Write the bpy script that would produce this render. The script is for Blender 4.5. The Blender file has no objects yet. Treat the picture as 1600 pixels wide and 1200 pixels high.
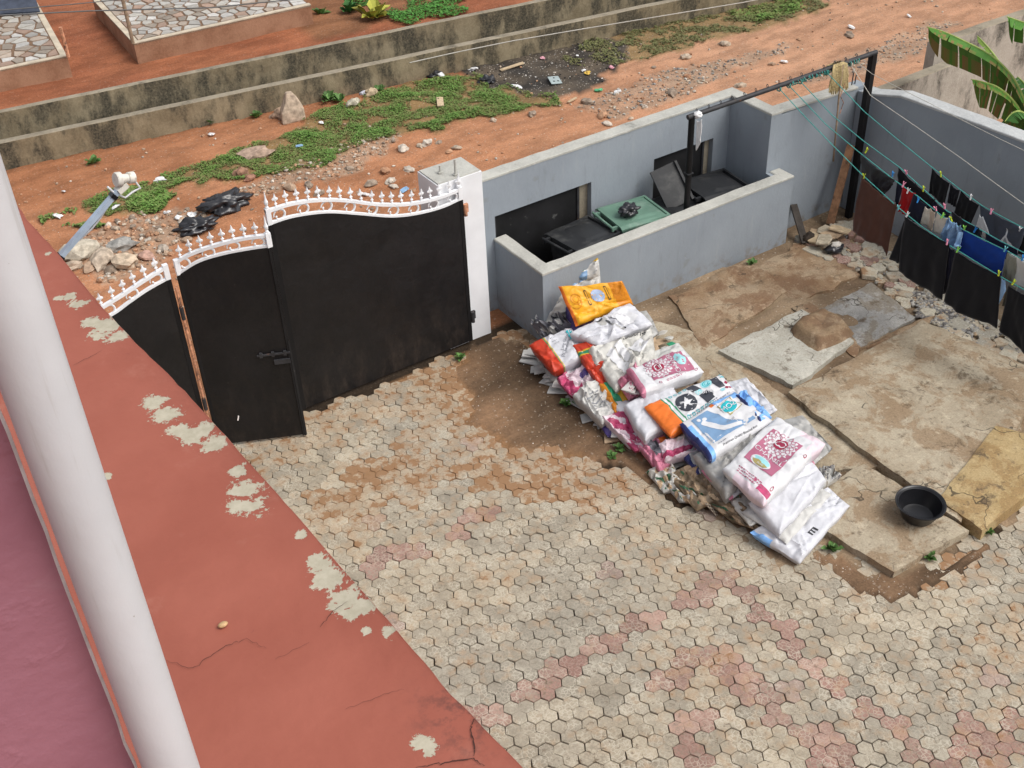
import bpy, bmesh, math, random
from mathutils import Vector, Matrix, noise
R = math.radians
# ------------------------------------------------------------------ camera, sky, sun, exposure
scene = bpy.context.scene
COL = scene.collection
F_PX, TH, RO, YA, CAM_H = 1852.62, 0.647064, -0.047151, 1.009031, 8.0
_F = Vector((math.cos(TH)*math.cos(YA), math.cos(TH)*math.sin(YA), -math.sin(TH)))
_r = Vector((math.sin(YA), -math.cos(YA), 0)); _u = _r.cross(_F)
CR = math.cos(RO)*_r + math.sin(RO)*_u
CU = -math.sin(RO)*_r + math.cos(RO)*_u
CF = _F
CAM = Vector((0, 0, CAM_H))
cd = bpy.data.cameras.new('camera'); cam = bpy.data.objects.new('camera', cd); COL.objects.link(cam)
cd.sensor_fit = 'HORIZONTAL'; cd.sensor_width = 36; cd.lens = 36*F_PX/1600; cd.clip_start = .05; cd.clip_end = 600
m4 = Matrix((CR, CU, -CF)).transposed().to_4x4(); m4.translation = CAM; cam.matrix_world = m4
scene.camera = cam
SUN_DIR = Vector((.34, -.50, .80)).normalized()
w = bpy.data.worlds.new('World'); scene.world = w; w.use_nodes = True
nt = w.node_tree; bg = nt.nodes['Background']
sky = nt.nodes.new('ShaderNodeTexSky'); sky.sky_type = 'NISHITA'; sky.sun_disc = False
sky.sun_elevation = math.asin(SUN_DIR.z); sky.sun_rotation = math.atan2(SUN_DIR.x, SUN_DIR.y)
sky.dust_density = 4; sky.air_density = 1.2; sky.ozone_density = .6
hs = nt.nodes.new('ShaderNodeHueSaturation'); hs.inputs['Saturation'].default_value = .30
nt.links.new(sky.outputs[0], hs.inputs['Color']); nt.links.new(hs.outputs[0], bg.inputs[0]); bg.inputs[1].default_value = .15
sd = bpy.data.lights.new('sun', 'SUN'); so = bpy.data.objects.new('sun', sd); COL.objects.link(so)
sd.energy = 1.35; sd.angle = R(38); sd.color = (1, .96, .90)
so.rotation_euler = SUN_DIR.to_track_quat('Z', 'Y').to_euler()
scene.view_settings.view_transform = 'Standard'; scene.view_settings.look = 'None'
scene.view_settings.exposure = .29; scene.view_settings.gamma = 1

# ------------------------------------------------------------------ helpers: rays, meshes, tags
rnd = random.Random(7)
def ordn(n): return f'{n}' + ('th' if 10 < n % 100 < 14 else {1: 'st', 2: 'nd', 3: 'rd'}.get(n % 10, 'th'))
def ray(px, py): return (px-800)*CR - (py-600)*CU + F_PX*CF
def on_z(px, py, z=0.):
    d = ray(px, py); return CAM + d*((z-CAM_H)/d.z)
def on_y(px, py, y):
    d = ray(px, py); return CAM + d*(y/d.y)
def on_x(px, py, x):
    d = ray(px, py); return CAM + d*(x/d.x)
def proj(p):
    q = Vector(p)-CAM; z = q.dot(CF); return 800+F_PX*q.dot(CR)/z, 600-F_PX*q.dot(CU)/z, z
def nz(x, y=0, z=0): return noise.noise(Vector((x, y, z)))
def fbm(x, y, z=0, o=4): return noise.fractal(Vector((x, y, z)), 1, 2, o)
def lerp(a, b, t): return a+(b-a)*t
def interp(tab, x):
    if x <= tab[0][0]: return tab[0][1]
    for (a, b), (c, d) in zip(tab, tab[1:]):
        if x <= c:
            t = (x-a)/(c-a); return b+(d-b)*t
    return tab[-1][1]
def inpoly(p, poly):
    x, y = p; c = False; j = len(poly)-1
    for i in range(len(poly)):
        xi, yi = poly[i]; xj, yj = poly[j]
        if (yi > y) != (yj > y) and x < (xj-xi)*(y-yi)/(yj-yi)+xi: c = not c
        j = i
    return c
def zone(pix, z=0.): return [tuple(on_z(a, b, z).xy) for a, b in pix]
def tag(o, label=None, cat=None, group=None, kind=None):
    if label: o['label'] = label
    if cat: o['category'] = cat
    if group: o['group'] = group
    if kind: o['kind'] = kind
    return o
def wloc(p):
    v = Vector((0, 0, 0))
    while p is not None: v = v+p.location; p = p.parent
    return v
def empty(name, loc, label=None, cat=None, group=None):
    o = bpy.data.objects.new(name, None); o.empty_display_size = .1; COL.objects.link(o); o.location = Vector(loc)
    return tag(o, label, cat, group)
class MB:
    def __init__(s): s.v = []; s.f = []; s.mi = []; s.c = []
    def add(s, vs, fs, mi=0, col=None):
        b = len(s.v); s.v += [tuple(x) for x in vs]
        for f in fs: s.f.append(tuple(i+b for i in f)); s.mi.append(mi)
        if col is not None: s.c += [tuple(col)]*len(vs)
        return s
    def box(s, c, d, M=None, mi=0, col=None, taper=1.):
        x, y, z = d[0]/2, d[1]/2, d[2]/2; c = Vector(c)
        vs = [Vector((a*x*(taper if e > 0 else 1), b*y*(taper if e > 0 else 1), e*z)) for e in (-1, 1) for a, b in ((-1, -1), (1, -1), (1, 1), (-1, 1))]
        if M is not None: vs = [M @ v for v in vs]
        return s.add([c+v for v in vs], [(3, 2, 1, 0), (4, 5, 6, 7), (0, 1, 5, 4), (1, 2, 6, 5), (2, 3, 7, 6), (3, 0, 4, 7)], mi, col)
    def bar(s, a, b, wx, wy, mi=0, col=None):
        a, b = Vector(a), Vector(b); d = b-a
        M = d.to_track_quat('Z', 'Y').to_matrix()
        return s.box((a+b)/2, (wx, wy, d.length), M, mi, col)
    def tube(s, pts, r, n=8, mi=0, col=None, caps=True):
        pts = [Vector(p) for p in pts]; vs = []; k = len(pts)
        up = Vector((0, 0, 1)); x = None
        for i, p in enumerate(pts):
            d = (pts[min(i+1, k-1)]-pts[max(i-1, 0)]).normalized()
            if x is None:
                x = d.cross(up)
                if x.length < .05: x = d.cross(Vector((1, 0, 0)))
            x = (x-d*x.dot(d)).normalized(); y = d.cross(x)
            rr = r[i] if isinstance(r, (list, tuple)) else r
            vs += [p+rr*(math.cos(t)*x+math.sin(t)*y) for t in (2*math.pi*j/n for j in range(n))]
        fs = [(i*n+j, i*n+(j+1) % n, (i+1)*n+(j+1) % n, (i+1)*n+j) for i in range(k-1) for j in range(n)]
        if caps: fs += [tuple(range(n))[::-1], tuple((k-1)*n+j for j in range(n))]
        return s.add(vs, fs, mi, col)
    def lathe(s, prof, n=16, M=None, c=(0, 0, 0), mi=0, col=None, close=True):
        c = Vector(c); vs = []
        for r, z in prof:
            for j in range(n):
                t = 2*math.pi*j/n; v = Vector((r*math.cos(t), r*math.sin(t), z))
                vs.append(c+(M @ v if M is not None else v))
        k = len(prof)
        fs = [(i*n+j, i*n+(j+1) % n, (i+1)*n+(j+1) % n, (i+1)*n+j) for i in range(k-1) for j in range(n)]
        if close: fs += [tuple(range(n))[::-1], tuple((k-1)*n+j for j in range(n))]
        return s.add(vs, fs, mi, col)
    def prism(s, poly, z0, z1, mi=0, col=None, inset=0., ch=0.):
        n = len(poly); cx = sum(p[0] for p in poly)/n; cy = sum(p[1] for p in poly)/n
        if ch:
            sc = [((cx+(x-cx)*(1-inset)), (cy+(y-cy)*(1-inset))) for x, y in poly]
            vs = [(x, y, z0) for x, y in poly]+[(x, y, z1-ch) for x, y in poly]+[(x, y, z1) for x, y in sc]; L = 3
        else: vs = [(x, y, z0) for x, y in poly]+[(x, y, z1) for x, y in poly]; L = 2
        fs = [(l*n+i, l*n+(i+1) % n, (l+1)*n+(i+1) % n, (l+1)*n+i) for l in range(L-1) for i in range(n)]
        fs += [tuple(range((L-1)*n, L*n)), tuple(range(n))[::-1]]
        return s.add(vs, fs, mi, col)
    def mesh(s, name, mats, off=Vector((0, 0, 0)), smooth=False):
        me = bpy.data.meshes.new(name)
        me.from_pydata([(x-off.x, y-off.y, z-off.z) for x, y, z in s.v], [], s.f)
        for m in (mats if isinstance(mats, (list, tuple)) else [mats]): me.materials.append(m)
        if any(s.mi): me.polygons.foreach_set('material_index', s.mi)
        if smooth: me.polygons.foreach_set('use_smooth', [True]*len(s.f))
        if s.c and len(s.c) == len(s.v):
            a = me.color_attributes.new('tint', 'FLOAT_COLOR', 'POINT')
            a.data.foreach_set('color', [q for c in s.c for q in (tuple(c)+(1.,))[:4]])
        me.update(); return me
    def build(s, name, mats, parent=None, smooth=False, base=None, angle=None):
        off = wloc(parent) if parent is not None else (Vector(base) if base is not None else Vector((0, 0, 0)))
        o = bpy.data.objects.new(name, s.mesh(name, mats, off, smooth or angle is not None)); COL.objects.link(o)
        if angle is not None: o.data.set_sharp_from_angle(angle=R(angle))
        if parent is not None: o.parent = parent
        elif base is not None: o.location = off
        return o
def link_copy(src, loc, rot=(0, 0, 0), sc=(1, 1, 1), parent=None, name=None):
    o = src.copy(); COL.objects.link(o); o.location = loc; o.rotation_euler = rot; o.scale = sc
    if parent is not None: o.parent = parent
    if name: o.name = name
    return o

# ------------------------------------------------------------------ materials
class NT:
    def __init__(s, name):
        s.m = bpy.data.materials.new(name); s.m.use_nodes = True; s.t = s.m.node_tree; s.b = s.t.nodes['Principled BSDF']
        s._p = None
    def put(s, sock, val):
        if val is None: return
        if hasattr(val, 'is_linked') or isinstance(val, bpy.types.NodeSocket): s.t.links.new(val, sock)
        else:
            try: sock.default_value = val
            except Exception: sock.default_value = tuple(val)+(1.,)
    def n(s, typ, props=None, **ins):
        nd = s.t.nodes.new('ShaderNode'+typ)
        for k, v in (props or {}).items(): setattr(nd, k, v)
        for k, v in ins.items():
            k2 = int(k[1:]) if k[0] == 'i' and k[1:].isdigit() else k.replace('_', ' ')
            s.put(nd.inputs[k2], v)
        return nd
    def pos(s, obj=False):
        if obj: return s.n('TexCoord').outputs['Object']
        if s._p is None: s._p = s.n('NewGeometry').outputs['Position']
        return s._p
    def vscale(s, v, sc): return s.n('VectorMath', {'operation': 'MULTIPLY'}, i0=v, i1=sc).outputs[0]
    def noise(s, scale, detail=4, rough=.55, vec=None, dist=0.):
        return s.n('TexNoise', None, Vector=vec or s.pos(), Scale=scale, Detail=detail, Roughness=rough, Distortion=dist).outputs[0]
    def ramp(s, fac, a, b, lo=0., hi=1.):
        return s.n('MapRange', {'interpolation_type': 'SMOOTHSTEP'}, Value=fac, i1=a, i2=b, i3=lo, i4=hi).outputs[0]
    def math(s, op, a, b=None, c=None):
        nd = s.n('Math', {'operation': op}, i0=a)
        if b is not None: s.put(nd.inputs[1], b)
        if c is not None: s.put(nd.inputs[2], c)
        return nd.outputs[0]
    def mix(s, f, a, b, mode='MIX'):
        nd = s.t.nodes.new('ShaderNodeMix'); nd.data_type = 'RGBA'; nd.blend_type = mode
        s.put(nd.inputs[0], f)
        for i, v in ((6, a), (7, b)):
            if isinstance(v, (tuple, list)): nd.inputs[i].default_value = tuple(v)[:3]+(1.,)
            else: s.put(nd.inputs[i], v)
        return nd.outputs[2]
    def attr(s, name='tint'): return s.n('Attribute', {'attribute_name': name})
    def bump(s, h, st=.3, d=.01, prev=None):
        nd = s.n('Bump', None, Height=h, Strength=st, Distance=d)
        if prev: s.t.links.new(prev, nd.inputs['Normal'])
        return nd.outputs[0]
    def fin(s, col, rough=.8, normal=None, spec=.3, **kw):
        if isinstance(col, (tuple, list)): col = tuple(col)[:3]+(1.,)
        s.put(s.b.inputs['Base Color'], col); s.put(s.b.inputs['Roughness'], rough); s.b.inputs['Specular IOR Level'].default_value = spec
        if normal is not None: s.t.links.new(normal, s.b.inputs['Normal'])
        for k, v in kw.items(): s.put(s.b.inputs[k.replace('_', ' ')], v)
        return s.m
def mul(c, k): return tuple(min(1., x*k) for x in c[:3])
def simple(name, col, rough=.7, var=.2, sc=7., bump=.15, bsc=70., spec=.3, stain=None, ssc=3., samt=(.55, .7), bd=.004, **kw):
    t = NT(name); n1 = t.noise(sc, 5)
    c = t.mix(t.ramp(n1, .3, .7), mul(col, 1-var), mul(col, 1+var))
    if stain: c = t.mix(t.ramp(t.noise(ssc, 6, .65), *samt), c, stain)
    return t.fin(c, rough, t.bump(t.noise(bsc, 4), bump, bd) if bump else None, spec, **kw)
def tinted(name, rough=.8, sc=9., var=.25, bump=.3, bsc=60., spec=.25, obj=False, fine=0., **kw):
    t = NT(name); c = t.n('ObjectInfo').outputs['Color'] if obj else t.attr().outputs['Color']
    n1 = t.ramp(t.noise(sc, 5), .25, .75, 1-var, 1+var)
    c = t.mix(1., c, t.n('CombineColor', None, i0=n1, i1=n1, i2=n1).outputs[0], 'MULTIPLY')
    return t.fin(c, rough, t.bump(t.noise(bsc, 4), bump, .006), spec, **kw)
def soil_mat():
    t = NT('soil'); a = t.attr(); c = a.outputs['Color']
    f1 = t.ramp(t.noise(2.6, 7, .66, t.vscale(t.pos(), (.55, 1.3, 1.))), .3, .7, .72, 1.18); f2 = t.ramp(t.noise(38, 5, .7), .3, .72, .80, 1.16)
    f = t.math('MULTIPLY', f1, f2)
    c = t.mix(1., c, t.n('CombineColor', None, i0=f, i1=f, i2=f).outputs[0], 'MULTIPLY')
    v = t.n('TexVoronoi', None, Vector=t.pos(), Scale=55.)
    grit = t.ramp(v.outputs['Color'], .86, .9)
    c = t.mix(t.math('MULTIPLY', grit, t.math('MULTIPLY', a.outputs['Alpha'], .65)), c, (.46, .41, .34))
    nb = t.bump(t.noise(14, 6, .65), .55, .03); nb = t.bump(t.noise(90, 4, .6), .4, .008, nb)
    return t.fin(c, .95, nb, .15)
def paver_mat(name, obj):
    t = NT(name)
    if obj:
        oi = t.n('ObjectInfo'); c = oi.outputs['Color']; dirt = oi.outputs['Alpha']
    else:
        at = t.attr(); c = at.outputs['Color']; dirt = at.outputs['Alpha']
    n1 = t.ramp(t.noise(4.5, 5), .3, .7, .90, 1.10); n2 = t.ramp(t.noise(48, 6, .75), .25, .75, .78, 1.16)
    f = t.math('MULTIPLY', n1, n2)
    c = t.mix(1., c, t.n('CombineColor', None, i0=f, i1=f, i2=f).outputs[0], 'MULTIPLY')
    # pressed cell pattern: pale fine joints and worn dark hollows
    ve = t.n('TexVoronoi', {'feature': 'DISTANCE_TO_EDGE'}, Vector=t.pos(), Scale=27., Randomness=.75).outputs[0]
    line = t.ramp(ve, .03, .11, 1., 0.)
    br = t.ramp(t.noise(3.2, 3), .40, .60, .25, .85)
    c = t.mix(t.math('MULTIPLY', line, br), c, t.mix(.6, c, (.58, .53, .43)))
    dk = t.math('MULTIPLY', line, t.ramp(t.noise(4.3, 4), .5, .57, 0., .40))
    c = t.mix(dk, c, (.13, .10, .07))
    worn = t.math('MULTIPLY', t.ramp(t.noise(17, 6, .66), .575, .63), t.ramp(t.noise(2.1, 3), .42, .60, .28, .85))
    c = t.mix(worn, c, (.17, .13, .09))
    # soil washed over the blocks
    dm = t.math('ADD', t.noise(6.5, 6, .62), t.math('MULTIPLY', dirt, .42))
    c = t.mix(t.ramp(dm, .58, .76, 0., .42), c, (.40, .26, .15))
    c = t.mix(t.ramp(dm, .76, .84, 0., .85), c, (.27, .145, .07))
    nb = t.bump(ve, .35, .006); nb = t.bump(t.noise(75, 5, .7), .5, .006, nb)
    return t.fin(c, .9, nb, .2)
def wall_paint():
    t = NT('blue_grey_paint')
    c = t.mix(t.ramp(t.noise(1.1, 5, .6), .3, .7), (.245, .276, .310), (.287, .322, .358))
    st = t.noise(3.0, 6, .7, t.vscale(t.pos(), (2.6, 2.6, .35)))
    c = t.mix(t.ramp(st, .46, .28, 0., .4), c, (.19, .205, .215))
    c = t.mix(t.ramp(st, .56, .72, 0., .4), c, (.33, .355, .375))
    c = t.mix(t.ramp(t.noise(5, 5, .6), .62, .74, 0., .4), c, (.20, .205, .19))
    # chalky scuffs and splashed mud along the foot
    c = t.mix(t.ramp(t.noise(42, 3, .5), .75, .78, 0., .6), c, (.55, .56, .56))
    z = t.n('SeparateXYZ', None, Vector=t.pos()).outputs[2]
    foot = t.math('MULTIPLY', t.ramp(z, .02, .30, 1., 0.), t.ramp(t.noise(9, 5, .6), .42, .72))
    c = t.mix(t.math('MULTIPLY', foot, .7), c, (.19, .155, .12))
    return t.fin(c, .78, t.bump(t.noise(24, 6, .6), .3, .01), .25)
def aged_concrete(name, a, b, black=.5, thr=(.48, .62), vert=True):
    t = NT(name)
    c = t.mix(t.ramp(t.noise(2.3, 6, .65), .3, .7), a, b)
    st = t.noise(1.7, 7, .68, t.vscale(t.pos(), (1.3, 1.3, .55 if vert else 1.3)))
    c = t.mix(t.ramp(st, thr[0], thr[1], 0., black), c, (.035, .034, .028))
    c = t.mix(t.ramp(t.noise(30, 5, .7), .35, .75, 0., .35), c, mul(b, 1.3))
    return t.fin(c, .93, t.bump(t.noise(28, 6, .7), .6, .012), .15)
def slab_mat(name, a, b, c3, dark=(.12, .085, .055), amt=.7):
    t = NT(name)
    c = t.mix(t.ramp(t.noise(1.9, 6, .62), .35, .65), a, b)
    c = t.mix(t.ramp(t.noise(2.4, 8, .72, dist=.5), .47, .56, 0., amt), c, c3)
    c = t.mix(t.ramp(t.noise(5.6, 7, .7), .55, .62, 0., .55), c, mul(b, 1.22))
    c = t.mix(t.ramp(t.noise(3.9, 8, .74, dist=.3), .55, .66, 0., .85), c, dark)
    c = t.mix(t.ramp(t.noise(23, 6, .7), .58, .64, 0., .5), c, mul(dark, 1.3))
    f = t.ramp(t.noise(55, 5, .75), .3, .75, .80, 1.15)
    c = t.mix(1., c, t.n('CombineColor', None, i0=f, i1=f, i2=f).outputs[0], 'MULTIPLY')
    ve = t.n('TexVoronoi', {'feature': 'DISTANCE_TO_EDGE'}, Vector=t.n('VectorMath', {'operation': 'ADD'}, i0=t.pos(), i1=t.vscale(t.n('TexNoise', None, Vector=t.pos(), Scale=4.).outputs['Color'], (.5, .5, .5))).outputs[0], Scale=1.3).outputs[0]
    crack = t.math('MULTIPLY', t.ramp(ve, .004, .012, 1., 0.), t.ramp(t.noise(1.3, 2), .5, .6))
    c = t.mix(t.math('MULTIPLY', crack, .8), c, (.05, .04, .03))
    nb = t.bump(t.noise(9, 7, .7), .6, .025); nb = t.bump(t.noise(60, 5, .7), .45, .006, nb)
    return t.fin(c, .92, nb, .2)
def plastic(name, col, rough=.45, var=.08, sheen=.4, stain=None):
    t = NT(name); c = t.mix(t.ramp(t.noise(9, 5, .6), .3, .7), mul(col, 1-var), mul(col, 1+var))
    c = t.mix(t.ramp(t.noise(16, 5, .6), .60, .74, 0., .35), c, stain or mul(col, .6))
    v = t.n('TexVoronoi', {'feature': 'DISTANCE_TO_EDGE'}, Vector=t.n('VectorMath', {'operation': 'ADD'}, i0=t.pos(), i1=t.vscale(t.n('TexNoise', None, Vector=t.pos(), Scale=9.).outputs['Color'], (.14, .14, .14))).outputs[0], Scale=13.).outputs[0]
    nb = t.bump(v, .10, .02); nb = t.bump(t.noise(26, 6, .65), .18, .010, nb)
    return t.fin(c, rough, nb, sheen)
def cloth(name, col, var=.1, rough=.95):
    t = NT(name); c = t.mix(t.ramp(t.noise(6, 4), .3, .7), mul(col, 1-var), mul(col, 1+var))
    return t.fin(c, rough, t.bump(t.noise(220, 2), .3, .002), .1, Sheen_Weight=.15)
def foliage(name):
    t = NT(name); c = t.attr().outputs['Color']
    m = t.fin(c, .6, None, .3); t.b.inputs['Transmission Weight'].default_value = 0
    return m

MT = {}
MT['soil'] = soil_mat()
MT['paver'] = paver_mat('paver_block', True); MT['paver_j'] = paver_mat('paver_block_joined', False)
MT['wall'] = wall_paint()
MT['cap'] = aged_concrete('cap_mortar', (.34, .335, .305), (.46, .455, .415), .45, (.54, .74), False)
MT['wallcap_w'] = aged_concrete('pale_cap_mortar', (.36, .37, .37), (.48, .49, .485), .4, (.58, .8), False)
MT['mould'] = aged_concrete('mouldy_concrete', (.17, .135, .085), (.30, .25, .165), .92, (.42, .60))
MT['mould_top'] = aged_concrete('mouldy_concrete_top', (.21, .18, .135), (.31, .27, .205), .6, (.5, .7), False)
MT['neighbour'] = aged_concrete('stained_render', (.30, .275, .235), (.40, .37, .32), .9, (.49, .66))
MT['white'] = simple('white_paint', (.74, .75, .77), .55, .05, 3, .15, 40, stain=(.42, .42, .40), ssc=4, samt=(.62, .8))
MT['white_metal'] = simple('white_metal_paint', (.78, .79, .81), .4, .04, 8, .05, 90, .45, stain=(.40, .30, .22), ssc=14, samt=(.66, .78))
MT['black_metal'] = simple('black_metal_paint', (.0085, .008, .0085), .6, .25, 2.2, .1, 30, .22, stain=(.018, .017, .017), ssc=9, samt=(.66, .80))
def gate_mat():
    t = NT('black_gate_sheet'); c = t.mix(t.ramp(t.noise(1.8, 5, .6), .3, .7), (.0075, .007, .0075), (.0125, .0115, .012))
    z = t.n('SeparateXYZ', None, Vector=t.pos()).outputs[2]
    dust = t.math('MULTIPLY', t.ramp(z, .0, .9, 1., .12), t.ramp(t.noise(7, 7, .7, t.vscale(t.pos(), (1., 1., .4))), .42, .75))
    c = t.mix(t.math('MULTIPLY', dust, .55), c, (.060, .045, .036))
    c = t.mix(t.ramp(t.noise(36, 3, .5), .745, .775, 0., .7), c, (.12, .11, .10))
    nb = t.bump(t.noise(1.6, 4), .5, .08); nb = t.bump(t.noise(40, 4), .12, .004, nb)
    return t.fin(c, .48, nb, .3)
MT['gate'] = gate_mat()
MT['black_old'] = simple('scuffed_black_sheet', (.012, .012, .013), .6, .3, 3, .2, 30, .3, stain=(.13, .13, .125), ssc=5, samt=(.62, .78))
MT['rust'] = simple('rusty_paint', (.50, .24, .14), .8, .3, 20, .3, 60, stain=(.09, .05, .04), ssc=11, samt=(.5, .62))
MT['iron'] = simple('dark_iron', (.03, .03, .033), .6, .3, 9, .2, 60, .4, stain=(.11, .055, .035), ssc=8, samt=(.58, .7))
def pipe_mat():
    t = NT('white_pipe_plastic'); c = t.mix(t.ramp(t.noise(3, 4), .3, .7), (.49, .50, .52), (.55, .56, .58))
    st = t.noise(5, 6, .65, t.vscale(t.pos(), (9, 9, .5)))
    c = t.mix(t.ramp(st, .58, .72, 0., .5), c, (.40, .39, .38))
    c = t.mix(t.ramp(t.noise(60, 3, .5), .74, .77, 0., .8), c, (.27, .24, .20))
    return t.fin(c, .42, t.bump(t.noise(14, 5, .6), .18, .01), .4)
MT['pipe'] = pipe_mat()
MT['bin_black'] = simple('black_bin_plastic', (.018, .019, .021), .5, .2, 4, .1, 50, .4, stain=(.075, .075, .072), ssc=3.2, samt=(.48, .75))
MT['bin_green'] = simple('green_bin_plastic', (.12, .22, .165), .5, .12, 4, .1, 50, .4, stain=(.27, .35, .29), ssc=3, samt=(.5, .75))
MT['black_bag'] = plastic('black_bag_film', (.022, .022, .026), .28, .3, .6, (.07, .07, .08))
MT['basin'] = simple('black_basin_plastic', (.010, .010, .012), .32, .2, 8, .05, 60, .5)
MT['wood'] = simple('weathered_timber', (.27, .145, .08), .85, .3, 12, .4, 60, stain=(.10, .06, .04), ssc=9)
MT['wood_pale'] = simple('pale_timber', (.48, .37, .24), .85, .2, 14, .4, 60)
MT['wood_dark'] = simple('dark_timber', (.05, .042, .036), .85, .3, 14, .4, 60)
MT['stone'] = tinted('rubble_stone', .92, 14, .35, .6, 45, .15, obj=True)
MT['stone_j'] = tinted('gravel_stone', .92, 30, .3, .4, 80, .15)
MT['leaf'] = foliage('ground_cover_leaf')
MT['terr'] = MT['soil']
MT['tile'] = tinted('broken_marble_tile', .5, 16, .14, .1, 60, .4, obj=True)
MT['peg'] = tinted('peg_plastic', .4, 9, .05, 0.05, 60, .4, obj=True)
MT['paper'] = simple('scrap_paper', (.55, .52, .47), .9, .15, 10, .2, 40)
MT['card'] = simple('brown_card', (.40, .29, .19), .9, .2, 10, .2, 40, stain=(.20, .14, .09), ssc=8)
def ledge_mat():
    t = NT('peeling_red_paint')
    c = t.mix(t.ramp(t.noise(1.6, 5, .6), .3, .7), (.285, .082, .054), (.330, .102, .069))
    c = t.mix(t.ramp(t.noise(3.7, 6, .65), .58, .74, 0., .35), c, (.42, .19, .14))
    c = t.mix(t.ramp(t.noise(26, 5, .7), .66, .74, 0., .4), c, (.19, .055, .045))
    # dark grime by the near outer corner
    gr = t.n('VectorMath', {'operation': 'DISTANCE'}, i0=t.pos(), i1=tuple(on_z(745, 1105, 5.))).outputs['Value']
    c = t.mix(t.math('MULTIPLY', t.ramp(gr, .0, .30, 1., 0.), t.ramp(t.noise(17, 5, .7), .45, .66)), c, (.13, .05, .04))
    acc = None
    for px, py, rr in PEEL:
        ctr = on_z(px, py, 5.); rw = (on_z(px+rr, py, 5.)-ctr).length*.95
        d = t.n('VectorMath', {'operation': 'DISTANCE'}, i0=t.pos(), i1=tuple(ctr)).outputs['Value']
        d = t.math('DIVIDE', d, rw)
        acc = d if acc is None else t.math('SMOOTH_MIN', acc, d, .25)
    fld = t.math('ADD', acc, t.math('ADD', t.math('MULTIPLY', t.math('SUBTRACT', t.noise(10, 8, .74, dist=.5), .5), 4.2), t.math('MULTIPLY', t.math('SUBTRACT', t.noise(52, 5, .7), .5), 2.0)))
    pm = t.ramp(fld, .93, .97, 1., 0.)
    pale = t.mix(t.ramp(t.noise(22, 5, .65), .3, .7), (.38, .345, .26), (.47, .43, .335))
    c = t.mix(pm, c, pale)
    h = t.math('ADD', t.math('MULTIPLY', pm, -.6), t.math('MULTIPLY', t.noise(20, 6, .6), .55))
    nb = t.bump(h, .5, .006); nb = t.bump(t.noise(3.5, 4), .35, .03, nb)
    return t.fin(c, .62, nb, .3)
PEEL = [(165, 512, 26), (145, 505, 16), (185, 525, 18), (122, 475, 15), (110, 462, 10), (76, 396, 7), (93, 465, 8), (240, 630, 20), (262, 648, 22), (278, 672, 18), (305, 678, 22), (335, 692, 22), (318, 668, 16),
        (372, 735, 14), (385, 765, 26), (395, 790, 24), (372, 790, 18), (470, 836, 10), (500, 880, 20), (518, 905, 26), (540, 935, 28), (560, 950, 20), (548, 960, 18), (572, 985, 9), (606, 988, 11), (658, 1160, 18), (672, 1172, 12), (168, 745, 8)]
MT['ledge'] = ledge_mat()
def mauve():
    t = NT('mauve_wall_paint'); c = t.mix(t.ramp(t.noise(2.2, 5, .6), .3, .7), (.25, .105, .137), (.31, .135, .170))
    c = t.mix(t.ramp(t.noise(11, 6, .65), .6, .72, 0., .4), c, (.31, .155, .185))
    nb = t.bump(t.ramp(t.noise(15, 4, .5), .58, .72), .22, .006); nb = t.bump(t.noise(6, 5), .35, .03, nb); nb = t.bump(t.noise(80, 4, .6), .15, .004, nb)
    return t.fin(c, .5, nb, .35)
MT['mauve'] = mauve()
MT['chip'] = simple('chipped_pale_edge', (.78, .73, .71), .85, .15, 20, .5, 50)
MT['dark'] = simple('dark_crack', (.05, .022, .018), .95, .2, 20, 0)

# ------------------------------------------------------------------ ground (one sheet), terrace
Z_DIRT = [zone([(728, 548), (790, 528), (842, 545), (905, 640), (985, 702), (1000, 732), (930, 714), (860, 690), (800, 700), (745, 665), (712, 610)]),
          zone([(985, 700), (1060, 740), (1180, 840), (1250, 890), (1200, 870), (1100, 786), (1000, 742)]),
          zone([(1262, 872), (1380, 886), (1440, 885), (1525, 845), (1545, 860), (1480, 893), (1425, 912), (1402, 936), (1370, 918), (1300, 900)])]
Z_FILM = zone([(600, 590), (735, 545), (800, 690), (900, 700), (960, 760), (900, 800), (760, 770), (640, 790), (560, 860), (500, 850), (520, 740), (640, 690)])
Z_UNDER = [(5.95, 5.0), (7.0, 4.5), (11.6, 4.3), (11.6, 9.7), (5.95, 9.7)]
Z_GRASS = [zone([(128, 325), (200, 300), (290, 262), (420, 222), (470, 195), (520, 165), (620, 140), (700, 118), (740, 118), (770, 142), (865, 146), (885, 160), (780, 180), (690, 200), (560, 232), (470, 262), (370, 282), (250, 302), (180, 335)]),
           zone([(880, 95), (940, 55), (1060, 22), (1150, 0), (1320, 0), (1260, 22), (1180, 45), (1060, 72), (960, 105)])]
Z_BURN = zone([(715, 110), (780, 78), (880, 50), (955, 56), (985, 88), (940, 130), (850, 148), (765, 142)])
Z_GRAV = [zone([(330, 320), (480, 240), (580, 215), (640, 210), (560, 265), (420, 300)]), zone([(100, 380), (230, 320), (330, 330), (260, 400), (160, 440)]),
          zone([(900, 165), (1000, 120), (1130, 90), (1260, 60), (1190, 95), (1060, 145), (960, 185)]), zone([(1230, 130), (1400, 50), (1500, 20), (1480, 60), (1350, 110)])]
def wob(x, y, s=.25, k=1.6): return x+s*nz(x*k, y*k, 3.1)+.12*nz(x*5, y*5, 9), y+s*nz(x*k, y*k, 7.7)+.12*nz(x*5, y*5, 1)
def cm(a, b, t): return tuple(x+(y-x)*t for x, y in zip(a, b))
def near_line(x): return 18.09+(x-2.56)*(16.38-18.09)/(13.99-2.56)      # street face of the near drain wall
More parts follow.
